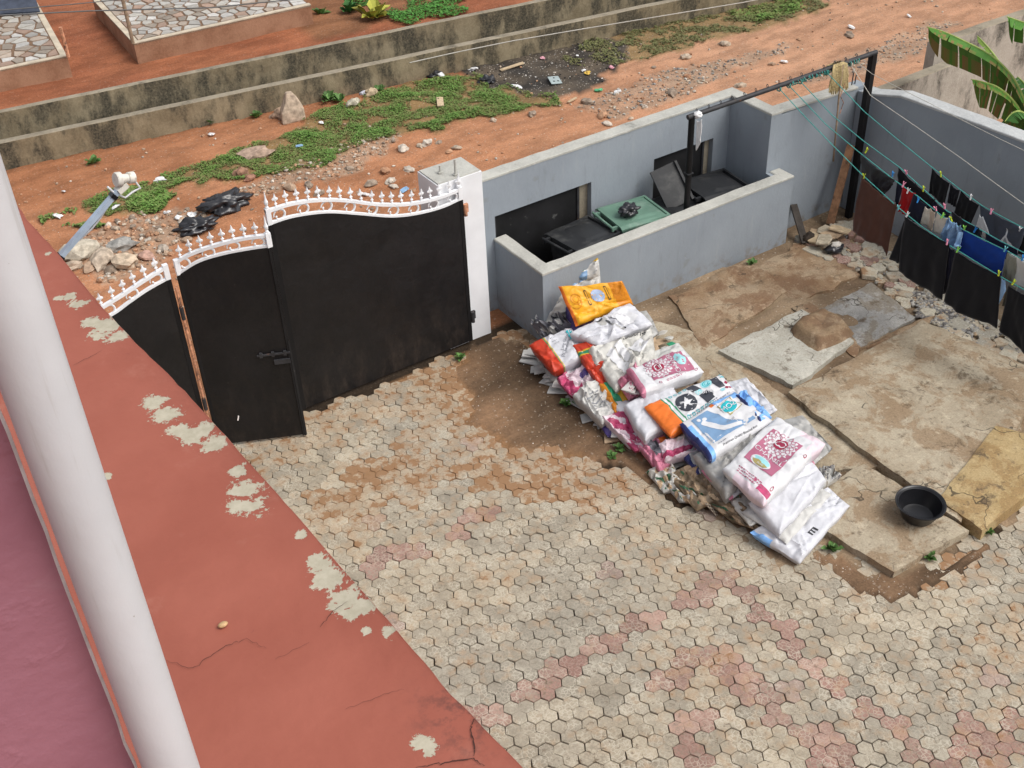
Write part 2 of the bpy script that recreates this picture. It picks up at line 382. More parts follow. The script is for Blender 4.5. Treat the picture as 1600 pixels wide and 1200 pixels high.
def far_line(x): return 18.58+(x-2.70)*(17.24-18.58)/(12.05-2.70)
def ground_at(x, y):
    p = wob(x, y)
    if y < 10.05 and x < 11.6 and x > -2:
        z = -.016+.005*fbm(x*3, y*3); c = (.040, .027, .017); al = .1
        d = .0
        for q in Z_DIRT:
            if inpoly(p, q): d = 1
        if d:
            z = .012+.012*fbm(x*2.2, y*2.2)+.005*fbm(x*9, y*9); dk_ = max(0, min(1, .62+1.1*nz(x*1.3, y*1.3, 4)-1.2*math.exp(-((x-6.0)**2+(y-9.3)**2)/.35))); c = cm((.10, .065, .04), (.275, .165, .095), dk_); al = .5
        elif inpoly(p, Z_UNDER): z = -.004+.012*fbm(x*2, y*2)+(.030 if y > 6.9 and 7.4 < x < 9.5-.25*(y-8) else 0); c = cm((.16, .11, .07), (.31, .225, .145), max(0, min(1, .5+1.3*nz(x*2, y*2)))); al = .8
        elif inpoly(p, Z_FILM): z = -.011+.006*fbm(x*3, y*3); c = (.27, .15, .075); al = .4
        return z, c+(al,)
    z = .03*fbm(x*.5, y*.5)+.022*fbm(x*1.7, y*1.7+.6*x)-.02
    # wheel ruts along the lane
    t = y+.07*x
    z -= .05*math.exp(-((t-13.0-.35*nz(x*.3))/.35)**2)+.04*math.exp(-((t-14.5-.3*nz(x*.3, 5))/.3)**2)
    c = cm((.34, .145, .070), (.45, .215, .115), max(0, min(1, .5+.9*fbm(x*.45, y*.9, 2)))); al = .55; c = cm(c, (.47, .285, .185), max(0, min(.6, (x-8)/10)))
    f = max(0, min(1, (y-16.2)/1.2)); c = cm(c, (.30, .125, .06), f*.7)
    for q in Z_GRAV:
        if inpoly(p, q): c = cm(c, (.36, .27, .195), .55+.3*nz(x*2, y*2)); al = 1.; z += .012*fbm(x*6, y*6)
    for q in Z_GRASS:
        if inpoly(p, q): c = cm(c, (.20, .15, .065), .75); z += .02+.02*fbm(x*2, y*2)
    if inpoly(p, Z_BURN): c = cm((.045, .04, .036), (.14, .11, .08), max(0, min(1, .35+.9*nz(x*2.2, y*2.2)))); z += .03*fbm(x*4, y*4)+.02; al = 1.
    if y > near_line(x)+.07: z = -.12; c = (.11, .09, .06)
    return z, c+(al,)
def axis(segs):
    out = []
    for a, b, st in segs:
        n = max(1, round((b-a)/st)); out += [a+(b-a)*i/n for i in range(n)]
    return out+[segs[-1][1]]
gx = axis([(-150, -20, 26), (-20, -2, 3), (-2, 0, .5), (0, 11.6, .075), (11.6, 21, .13), (21, 34, .8), (34, 150, 24)])
gy = axis([(-150, -20, 26), (-20, 0, 3), (0, 2, .3), (2, 10, .075), (10, 18.4, .11), (18.4, 24, .6), (24, 150, 24)])
g = MB(); nx = len(gx)
for y in gy:
    for x in gx:
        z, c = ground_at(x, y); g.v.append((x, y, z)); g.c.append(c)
g.f = [(j*nx+i, j*nx+i+1, (j+1)*nx+i+1, (j+1)*nx+i) for j in range(len(gy)-1) for i in range(nx-1)]; g.mi = [0]*len(g.f)
tag(g.build('ground', MT['soil'], smooth=True), kind='structure')
# raised plot across the lane, kept back by the far drain wall
tr = MB(); xs = axis([(-60, -4, 8), (-4, 16, .2), (16, 60, 8)]); ys = [0, .1, .25, .45, .7, 1, 1.4, 1.9, 2.5, 3.2, 4, 5, 8, 16, 60]
for d in ys:
    for x in xs:
        y = far_line(x)+.06+d
        z = .645+.02*fbm(x*.8, y*.8)+.012*fbm(x*3, y*3)+min(.1, d*.02)
        c = cm((.25, .088, .045), (.33, .125, .062), max(0, min(1, .5+fbm(x*.6, y*.6))))
        if 7.9 < x < 10.8 and y > 18.2: c = cm(c, (.16, .10, .05), .5)
        tr.v.append((x, y, z)); tr.c.append(c+(.25,))
n2 = len(xs); tr.f = [(j*n2+i, j*n2+i+1, (j+1)*n2+i+1, (j+1)*n2+i) for j in range(len(ys)-1) for i in range(n2-1)]; tr.mi = [0]*len(tr.f)
tag(tr.build('terrain', MT['soil'], smooth=True), kind='structure')

# ------------------------------------------------------------------ drain walls across the lane
def rough_wall(name, a, b, th, z0, z1, mats, label, cat, seg=.35, wv=.012, parent=None):
    """wall from a to b (front face line), th thick towards the left normal, uneven top; mats = (face, top)"""
    a, b = Vector(a), Vector(b); d = (b-a); L = d.length; d.normalize(); nrm = Vector((-d.y, d.x)); n = max(2, int(L/seg))
    f = MB(); ft = MB()
    if callable(z1): zt = z1
    else: zt = lambda t: z1
    rows = []
    for i in range(n+1):
        t = i/n; p = a+d*(L*t); s = L*t
        e = wv*nz(s*2.1, p.x, 1); e2 = wv*nz(s*2.3, p.y, 5); q = zt(t)+wv*.8*nz(s*3, p.x, 8)
        rows.append((p+nrm*e*.4, p+nrm*(th+e2*.5), q))
    vs = []; CH = .012
    for A, B, z in rows:
        vs += [(A.x, A.y, z0), (A.x, A.y, lerp(z0, z, .55)), (A.x, A.y, z-CH), (A.x+nrm.x*CH, A.y+nrm.y*CH, z), (B.x-nrm.x*CH, B.y-nrm.y*CH, z), (B.x, B.y, z-CH), (B.x, B.y, z0)]
    for i in range(n):
        for k in range(6):
            f.add([], []); f.f.append((i*7+k, (i+1)*7+k, (i+1)*7+k+1, i*7+k+1)); f.mi.append(1 if k in (2, 3, 4) else 0)
    f.f += [tuple(range(6, -1, -1)), tuple(n*7+k for k in range(7))]; f.mi += [0, 0]; f.v = vs
    o = f.build(name, list(mats), parent, base=None if parent else (a.x, a.y, z0)); tag(o, label, cat); return o
x0, x1 = -8, 24
rough_wall('drain_wall', (x0, near_line(x0)), (x1, near_line(x1)), .13, -.15, .42, (MT['mould'], MT['mould_top']), 'lower mouldy concrete drain wall running along the lane', 'wall')
rough_wall('drain_wall', (x0, far_line(x0)), (x1, far_line(x1)), .11, -.15, .69, (MT['mould'], MT['mould_top']), 'taller stained drain wall holding back the red soil plot', 'wall')

# ------------------------------------------------------------------ compound walls
WZ = 1.77; BW = 10.36; SX = 10.0; SY = 9.63; RX = 11.5; WT = .17
wm = (MT['wall'], MT['cap'])
def wallbox(parts, name, label, cat='wall', base=None):
    """parts: list of (x0,x1,y0,y1,z0,z1) painted boxes; a mortar cap is laid on the ones flagged"""
back = empty('compound_wall', (8, BW, 0), 'grey blue compound wall behind the bins with two black hatches', 'wall')
D1 = (on_y(773, 340, BW).x, on_y(924, 285, BW).x); D2 = (on_y(1022, 247, BW).x, on_y(1115, 213, BW).x); DT = 1.25
mb = MB()
def seg(x0, x1, z0, z1): mb.box(((x0+x1)/2, BW+WT/2, (z0+z1)/2), (x1-x0, WT, z1-z0))
seg(6.0, D1[0], -.1, DT); seg(D1[1], D2[0], -.1, DT); seg(D2[1], SX+WT, -.1, DT); seg(6.0, SX+WT, DT, WZ-.012)
mb.build('wall', MT['wall'], back)
def cap_strip(pts, th, name, parent, mat, zt=None, drop=.03, proud=.006):
    """mortar cap following a polyline of (x,y,z) inner edges; th is offset to the left"""
    f = MB(); P = []
    dense = []
    for (a, b) in zip(pts, pts[1:]):
        a, b = Vector(a), Vector(b); n = max(1, int((b-a).length/.12))
        dense += [(a+(b-a)*(i/n), (b-a).xy.normalized(), i == 0) for i in range(n)]
    dense.append((Vector(pts[-1]), (Vector(pts[-1])-Vector(pts[-2])).xy.normalized(), True))
    vs = []
    for k, (p, d, corner) in enumerate(dense):
        nrm = Vector((-d.y, d.x))
        if corner and 0 < k < len(dense)-1:
            d0 = dense[k-1][1]; n0 = Vector((-d0.y, d0.x)); bis = (n0+nrm); nrm = bis/max(.3, bis.dot(nrm))
        e = .006*nz(k*.9, p.x, p.y); e2 = .008*nz(k*.7, p.y, 4)
        q = [p.xy-nrm*(proud+e), p.xy-nrm*(proud+e-.008), p.xy+nrm*(th+e2-.006), p.xy+nrm*(th+proud+e2)]
        zz = p.z+.006*nz(k*.6, 2, p.x)
        vs += [(q[0].x, q[0].y, p.z-drop), (q[0].x, q[0].y, zz-.008), (q[1].x, q[1].y, zz), (q[2].x, q[2].y, zz+.003), (q[3].x, q[3].y, zz-.008), (q[3].x, q[3].y, p.z-drop)]
    m = len(dense); fs = [(i*6+k, (i+1)*6+k, (i+1)*6+(k+1) % 6, i*6+(k+1) % 6) for i in range(m-1) for k in range(6)]
    fs += [tuple(range(5, -1, -1)), tuple((m-1)*6+k for k in range(6))]
    f.add(vs, fs); return f.build(name, mat, parent)
cap_strip([(6.03, BW, WZ), (SX, BW, WZ), (SX, SY, WZ), (RX, SY, WZ-.05)], WT, 'mortar_cap', back, MT['cap'])
mb = MB(); mb.box((SX+WT/2, (BW+SY)/2, (WZ-.112)/2), (WT, BW-SY, WZ+.088)); mb.build('side_wall', MT['wall'], back)
mb = MB(); mb.box(((SX+.002+RX+WT)/2, SY+WT/2+.002, (WZ-.16)/2), (RX+WT-SX-.006, WT, WZ+.04))
mb.build('side_wall', MT['wall'], back)
# the two steel hatches, set back in their openings
for (a, b), lab in ((D1, 'scuffed black steel hatch'), (D2, 'black steel hatch half hidden by bins')):
    wv = .14 if a < 8 else .10
    mb = MB(); mb.box(((a+b-wv)/2, BW+.07, DT/2-.05), (b-a-wv-.004, .03, DT+.09)); h = mb.build('hatch', MT['black_old'], back); h['label'] = lab
    mb = MB(); mb.bar((b-wv-.03, BW+.045, 0), (b-wv-.03, BW+.045, DT-.01), .03, .02); mb.bar((a+.02, BW+.045, .0), (a+.02, BW+.045, DT-.01), .03, .02); mb.build('frame', MT['iron'], h)
    mb = MB(); mb.box((b-wv/2, BW+.12, DT/2-.05), (wv, .08, DT+.09)); mb.build('reveal', MT['mould_top'], back)
# right wall, its top ramps up from the corner
rz = [(9.8, 1.66), (9.45, 1.69), (8.95, 1.83), (7.2, 1.90), (2.0, 1.98)]
rw = empty('compound_wall', (RX, 6, 0), 'grey blue boundary wall behind the laundry with rising top', 'wall')
mb = MB(); Y = [9.62, 9.45, 9.2, 8.95, 8, 7, 6, 5, 3, 1]
vs = []
for y in Y:
    z = interp(sorted([(a, b) for a, b in rz]), y)-.012; vs += [(RX, y, -.1), (RX, y, z), (RX+WT, y, z), (RX+WT, y, -.1)]
n = len(Y); mb.add(vs, [(i*4+k, i*4+(k+1) % 4, (i+1)*4+(k+1) % 4, (i+1)*4+k) for i in range(n-1) for k in range(4)]+[(0, 1, 2, 3), tuple(4*(n-1)+k for k in (3, 2, 1, 0))])
mb.build('wall', MT['wall'], rw)
cap_strip([(RX, y, interp(sorted(rz), y)) for y in (9.56, 9.45, 9.2, 8.95, 8, 7, 6, 5, 3, 1)], WT+.05, 'mortar_cap', rw, MT['wallcap_w'])
# bin enclosure
EZ = .97; EY = 9.37; EX0 = 6.37; EX1 = 10.22; ET = .16
en = empty('bin_enclosure', (8.3, EY, 0), 'low grey blue enclosure wall in front of the bins', 'wall')
mb = MB(); mb.box(((EX0+EX1)/2, EY+ET/2, (EZ-.132)/2), (EX1-EX0, ET, EZ+.108)); mb.build('front_wall', MT['wall'], en)
mb = MB(); mb.box((EX0+ET/2, (EY+ET+BW)/2, (EZ-.132)/2), (ET, BW-EY-ET-.004, EZ+.108)); mb.build('side_wall', MT['wall'], en)
mb = MB(); mb.box((EX1-.11, (EY+ET+SY)/2, (EZ-.132)/2), (.22, SY-EY-ET-.004, EZ+.108)); mb.build('side_wall', MT['wall'], en)
def capped_L(path, th, name): return cap_strip(path, th, name, en, MT['cap'])
capped_L([(EX0, BW-.008, EZ), (EX0, EY, EZ), (EX1, EY, EZ), (EX1, SY-.008, EZ)], ET, 'mortar_cap')
# white gate pillar with a weathered top and rebar
pl = empty('gate_pillar', (5.75, 10.15, 0), 'white gate pillar with rebar stubs standing in its top', 'pillar')
mb = MB(); mb.box((5.735, 10.18, 1.0), (.56, .42, 2.22)); o = mb.build('shaft', MT['white'], pl)
mb = MB(); mb.box((5.735, 10.18, 2.118), (.53, .39, .016)); mb.build('top', MT['cap'], pl)
for px, py, hh in ((712, 275, .19), (688, 272, .10)):
    q = on_z(px, py, 2.12); mb = MB(); mb.tube([q, q+Vector((.004, .003, hh))], .013, 7); mb.tube([q-Vector((0, 0, .002)), q+Vector((0, 0, .03))], .028, 8); mb.build('rebar', MT['cap'], pl)
lp = empty('gate_pillar', (.75, 10.15, 0), 'white gate pillar below the red ledge', 'pillar')
mb = MB(); mb.box((.75, 10.18, 1.0), (.5, .42, 2.2)); mb.build('shaft', MT['white'], lp)
# neighbour's walls beyond
rough_wall('boundary_wall', (11.75, 9.53), (13.9, 9.55), .16, -.1, lambda t: 1.58+.02*t, (MT['neighbour'], MT['mould_top']), 'low stained neighbour wall just beyond the grey corner', 'wall')
rough_wall('boundary_wall', (13.62, 10.14), (22, 10.05), .16, -.1, 1.6, (MT['neighbour'], MT['mould_top']), 'stained neighbour wall behind the banana leaves', 'wall')

# ------------------------------------------------------------------ house: red ledge, mauve wall, downpipe
hs_ = empty('house', (-.6, 4, 0), 'house with peeling red ledge and mauve wall in the foreground', 'house')
ed = [(6.9, .84)]+[(on_z(a, b, 5.).y, on_z(a, b, 5.).x) for a, b in ((45, 345), (95, 400), (160, 480), (215, 538), (270, 590), (330, 655), (370, 700), (460, 800), (530, 882), (600, 960), (660, 1030), (700, 1080), (760, 1140), (820, 1200))]+[(.6, 1.17), (-1.5, 1.3)]
ed.sort(); lm = MB(); ny = 150; nxl = 14; vs = []
for j in range(ny+1):
    y = lerp(-1.5, 6.9, j/ny); xe = interp(ed, y)+.006*nz(y*6, 3)+.004*nz(y*21, 1)
    row = [(lerp(-1.2, xe-.018, i/nxl), y, 5.+.003*nz(i*.4, y*2)) for i in range(nxl+1)]
    row += [(xe-.006, y, 5.006+.003*nz(y*13, 2)), (xe, y, 4.995), (xe+.002, y, 4.93+.004*nz(y*9, 7)), (xe-.01, y, 4.88), (-1.2, y, 4.88)]
    vs += row
k = nxl+6
lm.add(vs, [(j*k+i, j*k+i+1, (j+1)*k+i+1, (j+1)*k+i) for j in range(ny) for i in range(k-1)]+[tuple(range(k-1, -1, -1)), tuple(ny*k+i for i in range(k))])
led = lm.build('ledge', MT['ledge'], hs_, angle=40); led['label'] = 'red painted ledge with peeling beige patches'
def crack(px, wd=.0022):
    pts = []
    for (a, b), (c, d) in zip(px, px[1:]):
        for i in range(9): pts.append((lerp(a, c, i/9), lerp(b, d, i/9)))
    m = MB(); vs = []; L = len(pts)
    for i, (a, b) in enumerate(pts):
        a += 4*nz(i*.6, px[0][0]); b += 4*nz(i*.6, px[0][1], 3); p = on_z(a, b, 5.0065); q = on_z(*pts[min(i+1, L-1)], 5.0065) if i < L-1 else p+(p-on_z(*pts[i-1], 5.0065))
        d = (q-p).xy.normalized(); nn = Vector((-d.y, d.x, 0))*wd*.6*(.35+.65*math.sin(math.pi*min(1, (i+.5)/L)))*(.7+.6*rnd.random())
        vs += [p+nn, p-nn]
    m.add(vs, [(2*i, 2*i+1, 2*i+3, 2*i+2) for i in range(L-1)]); m.build('crack', MT['dark'], led)
crack([(742, 1120), (735, 1140), (742, 1165), (740, 1185)], .0035); crack([(650, 1199), (690, 1192), (740, 1185), (760, 1199)], .003)
crack([(255, 1030), (300, 1045), (350, 1010), (385, 998), (420, 1015)], .0016); crack([(500, 980), (520, 955), (545, 938)], .0018)
crack([(115, 570), (165, 545)], .0016); crack([(540, 1108), (600, 1085), (635, 1075)], .0012); crack([(430, 1030), (490, 1000)], .001)
mb = MB(); mb.box((-.55, 3.0, 2.4), (1.2, 8.0, 4.94)); mb.build('wall', MT['mauve'], hs_)
# mauve wall end with a chipped edge, right beside the camera
A = on_y(0, 640, 1.38); B = on_y(212, 1200, 1.38)
mb = MB(); vs = []; n = 60; xe = B.x+.002
for i in range(n+1):
    z = lerp(5.002, 8.6, i/n); e = .004*nz(z*14)+.0025*nz(z*45, 2)
    vs += [(-1.4, 1.38, z), (xe-.005+e, 1.38, z), (xe+e, 1.384, z), (xe+e*.5-.002, 1.75, z), (-1.4, 1.75, z)]
mb.add(vs, [(i*5+k, i*5+(k+1) % 5, (i+1)*5+(k+1) % 5, (i+1)*5+k) for i in range(n) for k in range(5)]+[(4, 3, 2, 1, 0), tuple(n*5+k for k in range(5))])
mb.mi = [1 if (i < n*5 and i % 5 == 1) else 0 for i in range(len(mb.f))]
w1 = mb.build('wall_end', [MT['mauve'], MT['chip']], hs_); w1['label'] = 'mauve wall end with chipped pale edge'
pd = empty('downpipe', (.16, 1.5, 5), 'white plastic downpipe rising from the red ledge beside the mauve wall', 'pipe')
pr = .0435; P0 = CAM+ray(58, 600).normalized()*1.62
mb = MB(); mb.tube([(P0.x, P0.y, 4.95+.3*i) for i in range(14)], pr, 40, caps=True); mb.build('pipe', MT['pipe'], pd, smooth=True)
for z in (8.3, 5.3): mb = MB(); mb.bar((xe-.05, 1.55, z), (P0.x, P0.y, z), .03, .004); mb.build('bracket', MT['iron'], pd)
q = on_z(349, 979, 5.); mb = MB()
vs0 = bmesh.new(); bmesh.ops.create_icosphere(vs0, subdivisions=2, radius=1)
ICO2 = ([v.co.copy() for v in vs0.verts], [tuple(v.index for v in f.verts) for f in vs0.faces]); vs0.free()
vs0 = bmesh.new(); bmesh.ops.create_icosphere(vs0, subdivisions=1, radius=1); ICO1 = ([v.co.copy() for v in vs0.verts], [tuple(v.index for v in f.verts) for f in vs0.faces]); vs0.free()
vs0 = bmesh.new(); bmesh.ops.create_icosphere(vs0, subdivisions=3, radius=1); ICO3 = ([v.co.copy() for v in vs0.verts], [tuple(v.index for v in f.verts) for f in vs0.faces]); vs0.free()
vs0 = bmesh.new(); bmesh.ops.create_icosphere(vs0, subdivisions=4, radius=1); ICO4 = ([v.co.copy() for v in vs0.verts], [tuple(v.index for v in f.verts) for f in vs0.faces]); vs0.free()
def lump(mb, c, s, seed, amp=.25, fr=1.3, ico=ICO1, rz=0, col=None, flat=0.):
    M = Matrix.Rotation(rz, 3, 'Z'); c = Vector(c); vs = []
    for v in ico[0]:
        k = 1+amp*nz(v.x*fr+seed*3.7, v.y*fr+seed, v.z*fr)+amp*.4*nz(v.x*fr*3+seed, v.y*fr*3, v.z*fr*3)
        p = Vector((v.x*k*s[0], v.y*k*s[1], v.z*k*s[2]))
        if flat and p.z < -flat*s[2]: p.z = -flat*s[2]
        vs.append(c+M @ p)
    mb.add(vs, ico[1], 0, col)
pb = MB(); lump(pb, (0, 0, 0), (.017, .013, .009), 3, .2, 1.2, ICO2); MT['pebble'] = simple('tan_pebble', (.50, .33, .17), .5, .15, 60, .1, 90)
o = pb.build('pebble', MT['pebble'], smooth=True); o.location = q+Vector((0, 0, .010)); tag(o, 'small tan pebble lying on the red ledge', 'pebble')
# satellite dish arm poking up beyond the ledge
sdh = empty('satellite_dish', (.7, 6.0, 4.5), 'pale blue satellite dish arm with its receiver poking above the ledge', 'satellite dish')
a0 = on_y(88, 408, 6.0); a1 = on_y(185, 297, 6.0); dr = (a1-a0).normalized()
MT['lnb'] = simple('lnb_plastic', (.60, .58, .52), .5, .08, 20, .1, 60, stain=(.35, .30, .24), ssc=30); MT['arm'] = simple('pale_blue_steel', (.36, .44, .54), .45, .1, 14, .05, 60, .5)
mb = MB(); mb.bar(a0-dr*.35, a1, .034, .026); mb.build('arm', MT['arm'], sdh)
for t in (.06, .92): mb = MB(); p = lerp(a0, a1, t); mb.bar(p-dr*.012, p+dr*.012, .044, .036); mb.build('clamp', MT['basin'], sdh)
l0 = on_y(180, 281, 6.0); l1 = on_y(209, 277, 6.02)
D = (l1-l0).normalized(); Ml = D.to_track_quat('Z', 'Y').to_matrix(); Ln = (l1-l0).length
mb = MB(); mb.lathe([(.036, 0), (.040, .006), (.040, .03), (.026, .038), (.024, .07), (.032, .075), (.032, Ln), (.02, Ln+.006)], 20, Ml, l0); ln = mb.build('receiver', MT['lnb'], sdh, angle=35)
mb = MB(); mb.bar(a1-dr*.01, (l0+l1)/2-Vector((0, 0, .03)), .05, .03); mb.build('holder', MT['lnb'], sdh)
c0 = l1+Vector((0, 0, -.02)); mb = MB(); mb.tube([c0, c0+Vector((.02, 0, -.05)), on_y(207, 300, 6.0), on_y(196, 309, 6.0), on_y(180, 303, 6.0), on_y(168, 292, 5.99)], .0065, 6); mb.build('cable', MT['pipe'], sdh, smooth=True)
mb = MB(); mb.tube([lerp(a0, a1, t)+Vector((.02, 0, -.012+.012*math.sin(t*9))) for t in [i/10 for i in range(11)]], .006, 6); mb.build('cable', MT['pipe'], sdh, smooth=True)
mb = MB(); MD = Vector((.5, .2, .45)).to_track_quat('Z', 'Y').to_matrix(); dc = a0-dr*.36+Vector((-.28, -.02, -.02))
mb.lathe([(.001, 0), (.12, .012), (.22, .04), (.30, .075), (.30, .081), (.22, .048), (.12, .02), (.001, .008)], 28, MD, dc, close=False); mb.build('reflector', MT['arm'], sdh, smooth=True)
mb = MB(); mb.tube([dc-Vector((0, 0, .02)), (-.0, dc.y, dc.z-.1)], .02, 8); mb.build('mount', MT['iron'], sdh)

# ------------------------------------------------------------------ concrete slabs of the yard
SL = {'a': slab_mat('concrete_slab_tan', (.335, .275, .195), (.43, .37, .275), (.27, .18, .105)),
      'b': slab_mat('concrete_slab_grey', (.40, .385, .33), (.48, .46, .40), (.36, .335, .28), (.14, .11, .08), .5),
      'c': slab_mat('concrete_slab_brown', (.26, .17, .10), (.36, .275, .185), (.19, .105, .06)),
      'y': slab_mat('concrete_slab_ochre', (.40, .29, .14), (.46, .35, .19), (.30, .19, .085)),
      'm': slab_mat('concrete_lump', (.25, .17, .10), (.32, .24, .16), (.17, .10, .06)),
      'g': slab_mat('concrete_patch_grey', (.27, .26, .245), (.36, .35, .325), (.22, .18, .13))}
def slab(name, pix, z1, z0, mat, label, zp=None, amp=.006, ej=.03, cell=.07, dish=None, cat='slab', parent=None):
    W = [on_z(a, b, z1) for a, b in pix]
    lu = max((W[1]-W[0]).length, (W[2]-W[3]).length); lv = max((W[3]-W[0]).length, (W[2]-W[1]).length)
    nu, nv = max(4, int(lu/cell)), max(4, int(lv/cell)); m = MB(); vs = []
    for j in range(nv+1):
        for i in range(nu+1):
            u, v = i/nu, j/nv; p = lerp(lerp(W[0], W[1], u), lerp(W[3], W[2], u), v)
            eu = min(u, 1-u)*lu; ev = min(v, 1-v)*lv; e = min(eu, ev)
            k = max(0, 1-e/.12)
            p = p+Vector((nz(p.x*3.3, p.y*3.3, 2)+.5*nz(p.x*9, p.y*9, 2), nz(p.x*3.3, p.y*3.3, 8)+.5*nz(p.x*9, p.y*9, 5), 0))*ej*k
            p.z = z1+amp*fbm(p.x*2.5, p.y*2.5, 3)+amp*.5*fbm(p.x*8, p.y*8)-.012*max(0, 1-e/.035)*(1+nz(p.x*7, p.y*7))
            if dish: p.z += dish(p)
            vs.append(p)
    n = nu+1; fs = [(j*n+i, (j+1)*n+i, (j+1)*n+i+1, j*n+i+1) for j in range(nv) for i in range(nu)]
    rim = [i for i in range(n)]+[j*n+nu for j in range(1, nv+1)]+[nv*n+i for i in range(nu-1, -1, -1)]+[j*n for j in range(nv-1, 0, -1)]
    b = len(vs); vs += [Vector((vs[i].x+.012*nz(vs[i].x*8, vs[i].y*8), vs[i].y+.012*nz(vs[i].x*8, 3, vs[i].y*8), z0)) for i in rim]; L = len(rim)
    fs += [(rim[i], rim[(i+1) % L], b+(i+1) % L, b+i) for i in range(L)]
    fs = [f if True else f for f in fs]
    m.add(vs, fs); c = sum(W, Vector())/4
    o = m.build(name, mat, parent, base=None if parent else (c.x, c.y, z0))
    bm = bmesh.new(); bm.from_mesh(o.data); bmesh.ops.recalc_face_normals(bm, faces=bm.faces); bm.to_mesh(o.data); bm.free()
    o.data.polygons.foreach_set('use_smooth', [True]*len(o.data.polygons)); o.data.set_sharp_from_angle(angle=R(50))
    if label: tag(o, label, cat)
    return o
slab('concrete_slab', [(1048, 462), (1170, 402), (1232, 455), (1098, 545)], .06, -.05, SL['c'], 'brown stained concrete slab with a round manhole beside the enclosure', ej=.06,
     dish=lambda p: .035*max(0, 1-((p-on_z(1167, 443, .06)).xy.length/.44)**6)-.03*max(0, 1-((p-on_z(1158, 438, .06)).xy.length/.24)**4))
slab('concrete_slab', [(1172, 420), (1262, 372), (1345, 428), (1236, 476)], .035, -.05, SL['c'], 'reddish brown concrete strip between the manhole slab and the broken pavers', ej=.09, amp=.012)
sg = slab('concrete_slab', [(1122, 546), (1252, 482), (1338, 532), (1240, 600)], .10, -.05, SL['b'], 'pale speckled concrete slab with a tan lump on its corner')
slab('concrete_slab', [(1270, 486), (1362, 440), (1432, 494), (1348, 540)], .045, -.05, SL['g'], 'grey concrete patch with a round hollow behind the tan lump', ej=.05,
     dish=lambda p: -.05*max(0, 1-((p-on_z(1322, 497, .045)).xy.length/.17)**4))
slab('concrete_slab', [(1236, 480), (1264, 470), (1348, 540), (1338, 556)], .055, -.05, SL['c'], 'narrow brown mortar strip between the speckled slab and the grey patch', ej=.04)
slab('concrete_slab', [(1232, 612), (1442, 500), (1640, 585), (1500, 815)], .12, -.05, SL['a'], 'largest tan concrete slab in the middle of the yard', ej=.03, amp=.009)
slab('concrete_slab', [(1345, 545), (1400, 515), (1460, 492), (1442, 520)], .07, -.05, SL['c'], 'brown mortar lip along the back edge of the largest slab', ej=.05)
slab('concrete_slab', [(1466, 778), (1556, 664), (1700, 700), (1534, 826)], .145, -.05, SL['y'], 'ochre concrete slab corner right of the black basin', ej=.015)
slab('concrete_slab', [(990, 492), (1092, 518), (1374, 726), (1228, 742)], .045, -.06, SL['a'], 'low cracked concrete strip running beside the sack pile', ej=.06, amp=.012)
slab('concrete_slab', [(1228, 790), (1350, 722), (1512, 828), (1398, 892)], .095, -.06, SL['a'], 'low tan concrete slab that carries the black basin', ej=.025)
slab('kerb_block', [(1298, 822), (1316, 812), (1398, 872), (1378, 884)], .06, -.06, SL['c'], 'narrow brown kerb block along the edge of the basin slab', ej=.012, cat='kerb')
mb = MB(); c = on_z(1292, 527, .10); q = [on_z(a, b, .10).xy for a, b in ((1236, 515), (1290, 488), (1330, 520), (1278, 548))]
c2 = sum(q, Vector((0, 0)))/4; vs = []; NN = 28
def sq(t):   # rounded quad outline
    s = t*4; i = int(s) % 4; f = s-int(s); p = q[i].lerp(q[(i+1) % 4], f); return c2+(p-c2)*.55+(p-c2).normalized()*.13
lev = [(1.06, .092), (1., .115), (.93, .165), (.82, .212), (.68, .232), (.5, .228), (.25, .210), (.02, .205)]
for kk, zz in lev:
    for i in range(NN):
        p = c2+(sq(i/NN)-c2)*kk*1.1; vs.append((p.x+.03*nz(p.x*7, kk*3), p.y+.03*nz(p.y*7, kk*3, 3), zz+.025*nz(p.x*8, p.y*8)+.012*nz(p.x*21, p.y*21)))
mb.add(vs, [(a*NN+i, a*NN+(i+1) % NN, (a+1)*NN+(i+1) % NN, (a+1)*NN+i) for a in range(len(lev)-1) for i in range(NN)])
tag(mb.build('concrete_lump', SL['m'], smooth=True, base=(c2.x, c2.y, .1)), 'rounded tan concrete lump capping an inspection hole', 'manhole')

# ------------------------------------------------------------------ paving of three-hexagon blocks
PIT = .125; AX = Vector((math.cos(R(-30)), math.sin(R(-30))))*PIT; BX = Vector((0, -PIT)); RH = PIT/math.sqrt(3)
paving = tag(empty('paving', (4, 5, 0)), kind='structure')
def hexpts(c): return [(c[0]+RH*math.cos(R(60*k)), c[1]+RH*math.sin(R(60*k))) for k in range(6)]
